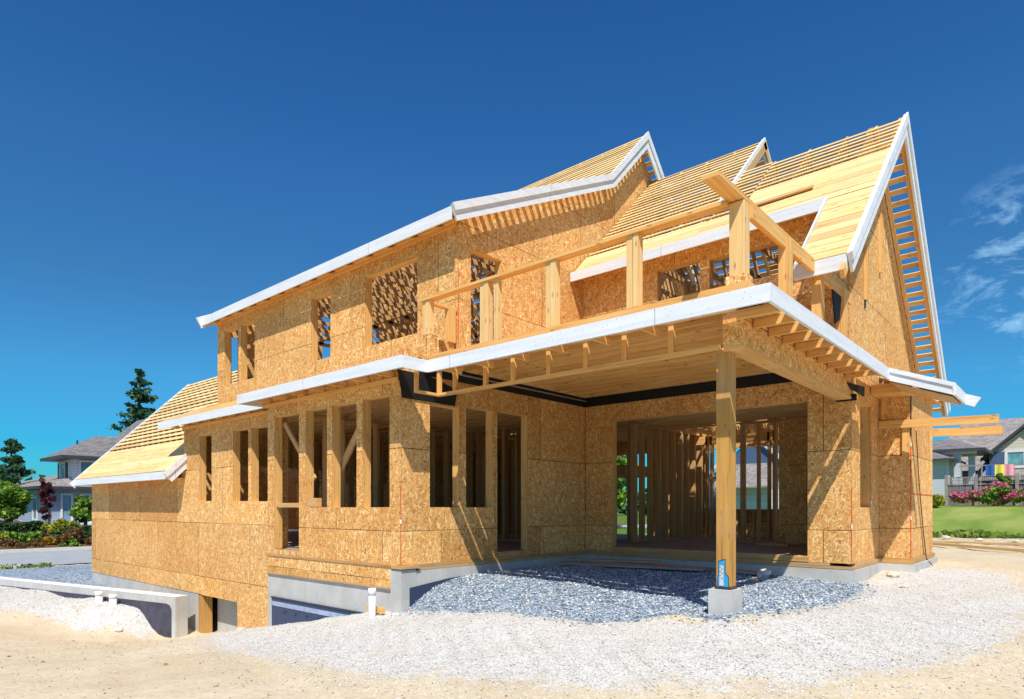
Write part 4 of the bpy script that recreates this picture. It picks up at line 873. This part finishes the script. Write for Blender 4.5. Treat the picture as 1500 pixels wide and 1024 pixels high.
m=MB(); m.box(-61,-42.38,9.17,9.2,1.78,1.93); m.box(-42.4,-42.37,9.2,30.6,1.78,1.93); m.box(-61,-42.4,9.2,30.6,1.79,1.83); m.build('gutter','trimd',lr)
m=MB(); m.tube((-46.0,12.0,4.4),(-46.0,12.0,4.86),.05); m.build('roof_vent','iron',ur)
win(LH,'y',11.2,-1,-46.2,-45.2,2.35,3.35,'trimw','glass2',0,.09); m=MB(); m.box(-46.65,-46.3,11.15,11.2,2.3,3.4); m.box(-45.1,-44.75,11.15,11.2,2.3,3.4); m.build('shutter','trimd',LH)
win(LH,'x',-43.8,1,11.6,12.6,2.3,3.4,'trimw','glass',0,.12)
win(LH,'x',-43.0,1,10.5,10.9,-.1,1.45); win(LH,'x',-43.0,1,12.5,13.0,-.0,1.5); win(LH,'x',-43.0,1,13.9,15.0,.0,1.5); win(LH,'x',-43.0,1,11.4,11.8,-.1,1.45)
win(LH,'y',9.9,-1,-46.4,-45.6,.1,1.3)
MB().box(-43.0,-42.4,9.95,13.4,-1.5,-.25).build('stone_base','stonew',LH); MB().box(-43.0,-42.35,9.9,13.5,-.25,-.15).build('base_cap','trimw',LH)
MB().tube((-42.95,9.85,-1.3),(-42.95,9.85,1.8),.05,n=8).build('downpipe','trimd',LH)
# ---- right neighbour houses (about y 50-62)
RH=empty('blue_house',(-5,55,1.1),'slate blue and beige house with broad grey shingle roof behind the fence on the right','house')
MB().box(-9.5,12,57,66,1.0,3.3).build('wall','sidB',RH)
r=MB(); r.poly([(-9.9,56.2,2.95),(12.5,56.2,2.95),(12.5,62.5,7.6),(-7.0,62.5,7.6)]); r.poly([(12.5,68.8,2.95),(-9.9,68.8,2.95),(-7.0,62.5,7.6),(12.5,62.5,7.6)]); r.poly([(-9.9,68.8,2.95),(-9.9,56.2,2.95),(-7.0,62.5,7.6)]); r.poly([(-9.9,56.2,2.94),(-9.9,68.8,2.94),(12.5,68.8,2.94),(12.5,56.2,2.94)]); rr=r.build('roof','shing2',RH)
m=MB(); m.box(-9.9,12.5,56.1,56.2,2.75,2.97); m.build('gutter','trimd',rr)
# front gable
gb=MB(); gb.prism([(-4.75,54.6,1.0),(-.8,54.6,1.0),(-.8,54.6,4.3),(-2.75,54.6,6.1),(-4.75,54.6,4.3)],(0,4,0)); gb.build('gable_wall','beige',RH)
MB().box(-4.78,-.78,54.55,54.6,1.0,3.1).build('gable_base','sidB',RH)
m=MB(); m.prism([(-5.2,54.2,3.85),(-2.75,54.2,6.15),(-2.75,54.2,6.38),(-5.2,54.2,4.08)],(0,.12,0)); m.prism([(-.3,54.2,3.85),(-2.75,54.2,6.15),(-2.75,54.2,6.38),(-.3,54.2,4.08)],(0,.12,0)); m.build('barge_board','trimd',RH)
m=MB(); m.poly([(-5.25,54.3,4.07),(-2.75,54.3,6.37),(-2.75,60,6.37),(-5.25,60,4.07)]); m.poly([(-2.75,54.3,6.37),(-.25,54.3,4.07),(-.25,60,4.07),(-2.75,60,6.37)]); m.build('gable_roof','shing',RH)
win(RH,'y',54.6,-1,-3.75,-2.0,3.55,4.45,'trimw','glass2',1,.16); MB().box(-4.7,-3.95,54.5,54.6,3.2,4.5).build('corner_board','sidB',RH)
m=MB(); m.prism([(-7.2,53.6,2.55),(-1.0,53.6,2.55),(-1.0,54.6,3.25),(-6.4,54.6,3.25)],(0,0,.06)); m.build('lean_to_roof','shing2',RH)
win(RH,'y',57,-1,-6.9,-5.9,1.6,2.6,'trimw','glass',1,.1); win(RH,'y',54.55,-1,-4.5,-3.7,1.7,2.5,'trimw','glass2',0,.1)
for x in (-5.15,-3.25,-2.6): MB().tube((x,53.8,1.0),(x,53.8,2.6),.1,n=10).build('post','trimw',RH)
# grey pavilion wing with columns
PV=empty('side_wing',(-7.6,49,1.0),'pale blue sided wing with hipped grey porch roof on two tall white columns','house')
MB().box(-9.5,-6.35,48.5,53,.9,3.55).build('wall','sidR',PV)
r=hip(MB(),-10,-5.95,47.9,53.4,3.5,-9.5,-7.9,50,51.5,4.35).build('wing_roof','shing',PV); m=MB(); m.box(-10,-5.93,47.86,47.9,3.38,3.52); m.box(-5.95,-5.91,47.9,53.4,3.38,3.52); m.build('gutter','trimd',r)
r=hip(MB(),-9.0,-4.55,49.2,55.5,4.15,-7.2,-6.6,51.5,54,5.0).build('porch_roof','shing',PV); m=MB(); m.box(-9.0,-4.5,49.12,49.2,4.0,4.17); m.box(-4.55,-4.47,49.2,55.5,4.0,4.17); m.box(-8.9,-4.6,49.3,55.4,4.05,4.1); m.build('gutter','trimd',r)
MB().box(-8.6,-4.95,49.5,49.7,3.85,4.03).build('porch_beam','trimw',PV)
for (x,y) in ((-5.95,49.7),(-5.3,50.6)):
    c_=MB().box(x-.17,x+.17,y-.17,y+.17,1.6,3.84).build('column','sidR',PV); MB().box(x-.26,x+.26,y-.26,y+.26,2.2,2.35).box(x-.22,x+.22,y-.22,y+.22,3.72,3.83).box(x-.24,x+.24,y-.24,y+.24,1.2,2.2).build('column_base','sidR',c_)
PV.location.z+=.3
# fence
FN=empty('garden_fence',(-3.5,47.5,1.0),'tall grey wooden fence with lattice top behind the pink flowers','fence')
m=MB()
for i in range(78): x=-6.2+i*.11; m.box(x,x+.1,47.5,47.53,.85,2.12+random.uniform(-.006,.006))
m.build('fence_boards','fence',FN); m=MB(); m.box(-6.2,2.4,47.44,47.49,2.13,2.19); m.box(-6.2,2.4,47.44,47.49,2.55,2.61)
for i in range(90): x=-6.2+i*.096; m.box(x,x+.02,47.46,47.48,2.19,2.55)
for z in (2.25,2.33,2.41,2.49): m.box(-6.2,2.4,47.455,47.47,z,z+.02)
m.build('lattice','fenceb',FN)
for x in (-6.25,-4.75,-2.82,-2.3,-.4,1.5): MB().box(x-.08,x+.08,47.34,47.5,.85,2.75).build('post','fenceb',FN)
# towels on a rail
TL=empty('striped_towel',(-3.6,47,3.0),'beach towel striped blue, yellow and pink hung over a rail above the fence','towel')
for i,k in enumerate(('tb','ty','tp')):
    x0=-4.28+i*.44; m=MB(); n=6
    for a in range(n):
        xa,xb=x0+.44*a/n,x0+.44*(a+1)/n; ya,yb=47.2+.03*math.sin((i*n+a)*1.1),47.2+.03*math.sin((i*n+a+1)*1.1)
        m.prism([(xa,ya,2.62),(xb,yb,2.62),(xb,yb,3.26),(xa,ya,3.26)],(0,.02,0))
    m.build('stripe',k,TL)
RL=empty('deck_rail',(-3.6,47.3,2.7),'grey deck rail carrying the striped towel','railing'); MB().box(-5.6,-2.4,47.24,47.3,3.22,3.28).build('rail','fenceb',RL)
for x in (-5.5,-4.5,-3.0,-2.45): MB().box(x,x+.07,47.24,47.3,2.55,3.22).build('post','fenceb',RL)
# rhododendrons and bush
for (x,w,h,l) in ((-5.25,.75,.42,'leftmost pink flowering rhododendron before the fence'),(-4.3,.8,.5,'low pink flowering rhododendron, second from the left before the fence'),(-3.55,.75,.72,'tallest pink flowering rhododendron under the striped towel'),(-2.75,.8,.46,'rightmost pink flowering rhododendron before the fence')):
    bush('rhododendron',(x,46.2,1.02+h*.72),(w*.92,.6,h*.8),2600,.12,'lfG',l,'flowering shrub',group='pink rhododendrons before the fence',extra='flP')
bush('round_shrub',(-6.55,43.0,.98),(.72,.7,.62),4200,.12,'lfY','bright yellow green round shrub at the foot of the siding wall')
tree('climbing_shrub',-3.5,47.0,1.0,1.9,.4,900,.12,'lfG','thin green climbing shrub between fence and towel',.03,k=8)
# weeds edge
n=4200; P=np.c_[-9+14*rng.random(n),25.0+2.2*rng.random(n),np.zeros(n)]; P[:,2]=-.27+.20*rng.random(n)*(np.sin(P[:,0]*1.7)*.35+.75)
leafobj('weeds',P,.13,'grass',None,asp=2.,label='tall green weeds along the lower edge of the lawn',kind='stuff')
n=420; P=np.c_[-26.4-.7*rng.random(n),3.2+3*rng.random(n),-1.27+.10*rng.random(n)]; leafobj('weeds',P,.07,'grass',None,asp=2.,label='thin line of weeds by the street edge at the left',kind='stuff')
for i in range(3):
    rock('stone',-3.2+.9*i,24.2-.5*i,.3-.05*i,'stS',('largest grey stone on the ground below the lawn','middle grey stone on the ground below the lawn','smallest grey stone on the ground below the lawn')[i],'stone',.5)
# ---- house and garage seen through the big opening
BH=empty('garage_house',(-20,52,0),'blue gabled house with white garage doors seen through the far window opening','house')
bz=.2
MB().box(-26,-14,52,60,bz-.6,3.6).build('wall','sidB',BH); MB().box(-19.8,-10.5,54,62,bz-.6,3.9).build('wing_wall','beige',BH)
m=MB(); m.prism([(-23.5,51.9,3.3),(-16.5,51.9,3.3),(-20.0,51.9,6.4)],(0,6,0)); m.build('gable','sidB',BH)
m=MB(); m.prism([(-24,51.6,3.0),(-20,51.6,6.6),(-20,51.6,6.9),(-24.3,51.6,3.1)],(0,.15,0)); m.prism([(-16,51.6,3.0),(-20,51.6,6.6),(-20,51.6,6.9),(-15.7,51.6,3.1)],(0,.15,0)); m.build('barge_board','trimw',BH)
m=MB(); m.prism([(-22.8,50.2,2.3),(-17.2,50.2,2.3),(-18.4,51.9,4.2),(-21.6,51.9,4.2)],(0,0,.1)); m.build('canopy_roof','shing2',BH)
hip(MB(),-20.5,-9.8,53.2,63,3.9,-18,-12,57,59,6.4).build('roof','shing2',BH); 
for (a,b,y) in ((-22.4,-17.6,51.9),(-16.6,-11.6,53.9)):
    o=MB().box(a,b,y-.06,y,bz-.5,2.3).build('garage_door','gdoor',BH); mm=MB()
    for i in range(4): mm.box(a,b,y-.068,y-.061,bz+.1+.5*i,bz+.12+.5*i)
    mm.build('panel_line','fenceb',o); MB().box(a-.2,b+.2,y-.1,y-.07,2.3,2.5).build('door_trim','trimw',BH)
for a in (-22.9,-17.3): MB().box(a,a+.45,51.6,51.9,-.4,2.2).build('stone_pier','stonew',BH)
tree('leafy_tree',-28.5,36,-1,8.0,3.2,12000,.33,'lfG','bright green leafy tree seen through the left of the large porch opening',k=34,cr=.85)
tree('leafy_tree',-34,50,-1,7.0,3.6,8000,.4,'lfG','green leafy tree farther off, seen between studs in the porch opening',k=30,cr=.85)
for i in range(26):   # far wooded edge
    pass
P=[]
for i in range(150):
    a=random.uniform(-2.2,.9); R=random.uniform(150,190); cx,cy=R*math.sin(a),R*math.cos(a); P.append(blob((cx,cy,2.0),(7,7,random.uniform(3,5.5)),160,.4))
leafobj('far_wood',np.concatenate(P),1.5,'lfD',None,label='distant dark green wood along the horizon',kind='stuff')
# ================================================================== LIGHT, SKY, CAMERA
SD=V(.50,-.56,1.0); SD/=np.linalg.norm(SD)
su=bpy.data.lights.new('sun','SUN'); su.energy=3.5; su.angle=math.radians(.5); su.color=(1.0,.94,.84); so=bpy.data.objects.new('sun',su); col.objects.link(so)
from mathutils import Vector
so.rotation_euler=Vector(SD).to_track_quat('Z','Y').to_euler(); so.location=(10,-10,20)
w=bpy.data.worlds.new('World'); sc.world=w; w.use_nodes=True; t=w.node_tree; bg=t.nodes['Background']
sky=t.nodes.new('ShaderNodeTexSky'); sky.sky_type='NISHITA'; sky.sun_disc=False; sky.sun_elevation=math.asin(SD[2]); sky.sun_rotation=math.atan2(SD[0],SD[1]); sky.air_density=1.0; sky.dust_density=.3; sky.ozone_density=3.0; sky.altitude=200
hs=t.nodes.new('ShaderNodeHueSaturation'); hs.inputs['Saturation'].default_value=1.35; hs.inputs['Value'].default_value=1.0
t.links.new(sky.outputs[0],hs.inputs['Color'])
# clear-air colour by elevation: deep cyan low down, blue overhead
tc0=t.nodes.new('ShaderNodeTexCoord'); sx=t.nodes.new('ShaderNodeSeparateXYZ'); t.links.new(tc0.outputs['Generated'],sx.inputs[0]); tr=t.nodes.new('ShaderNodeValToRGB'); t.links.new(sx.outputs[2],tr.inputs[0]); e=tr.color_ramp.elements
st_=[(0,(.09,.52,.72)),(.087,(.11,.64,.86)),(.18,(.38,.82,.90)),(.30,(.68,.82,.84)),(.44,(.95,.90,.96)),(.6,(1,.86,.97)),(1,(1,.9,1))]
while len(e)<len(st_): e.new(.5)
for q,(p_,c_) in zip(e,st_): q.position=p_; q.color=(*c_,1)
tm=t.nodes.new('ShaderNodeMix'); tm.data_type='RGBA'; tm.blend_type='MULTIPLY'; tm.inputs[0].default_value=1; t.links.new(hs.outputs[0],tm.inputs[6]); t.links.new(tr.outputs[0],tm.inputs[7])
# thin cirrus low in the sky to the right
tc=t.nodes.new('ShaderNodeTexCoord'); mp=t.nodes.new('ShaderNodeMapping'); mp.inputs['Rotation'].default_value=(0,.55,.25); mp.inputs['Scale'].default_value=(3.0,3.0,8.0); t.links.new(tc.outputs['Generated'],mp.inputs[0])
no=t.nodes.new('ShaderNodeTexNoise'); no.inputs['Scale'].default_value=3.1; no.inputs['Detail'].default_value=7; no.inputs['Roughness'].default_value=.66; no.inputs['Distortion'].default_value=.35; t.links.new(mp.outputs[0],no.inputs['Vector'])
cr=t.nodes.new('ShaderNodeValToRGB'); cr.color_ramp.elements[0].position=.49; cr.color_ramp.elements[1].position=.70; t.links.new(no.outputs[0],cr.inputs[0])
# region: around direction of the right picture edge
dt=t.nodes.new('ShaderNodeVectorMath'); dt.operation='DOT_PRODUCT'; cd=V(-.02,1.0,.285); cd/=np.linalg.norm(cd); dt.inputs[1].default_value=tuple(cd); t.links.new(tc.outputs['Generated'],dt.inputs[0])
rr_=t.nodes.new('ShaderNodeMapRange'); rr_.inputs[1].default_value=.991; rr_.inputs[2].default_value=.9990; t.links.new(dt.outputs['Value'],rr_.inputs[0])
mu=t.nodes.new('ShaderNodeMath'); mu.operation='MULTIPLY'; t.links.new(cr.outputs[0],mu.inputs[0]); t.links.new(rr_.outputs[0],mu.inputs[1])
mu2=t.nodes.new('ShaderNodeMath'); mu2.operation='MULTIPLY'; mu2.inputs[1].default_value=.95; t.links.new(mu.outputs[0],mu2.inputs[0])
mx=t.nodes.new('ShaderNodeMix'); mx.data_type='RGBA'; t.links.new(mu2.outputs[0],mx.inputs[0]); t.links.new(tm.outputs[2],mx.inputs[6]); mx.inputs[7].default_value=(4.5,7.5,10.0,1)
t.links.new(mx.outputs[2],bg.inputs[0]); bg.inputs[1].default_value=.083
cam=bpy.data.cameras.new('camera'); cam.lens=36*946/1500; cam.sensor_width=36; cam.shift_y=(743.3-512)/1500; cam.clip_end=3000; cam.clip_start=.05
co=bpy.data.objects.new('camera',cam); col.objects.link(co); co.location=(0,0,.76); co.rotation_euler=(math.pi/2,0,math.atan2(.6617,.7497)); sc.camera=co
sc.view_settings.view_transform='Standard'; sc.view_settings.look='None'; sc.view_settings.exposure=.66; sc.view_settings.gamma=1
sc.render.engine='CYCLES'; sc.cycles.max_bounces=8; sc.cycles.diffuse_bounces=4
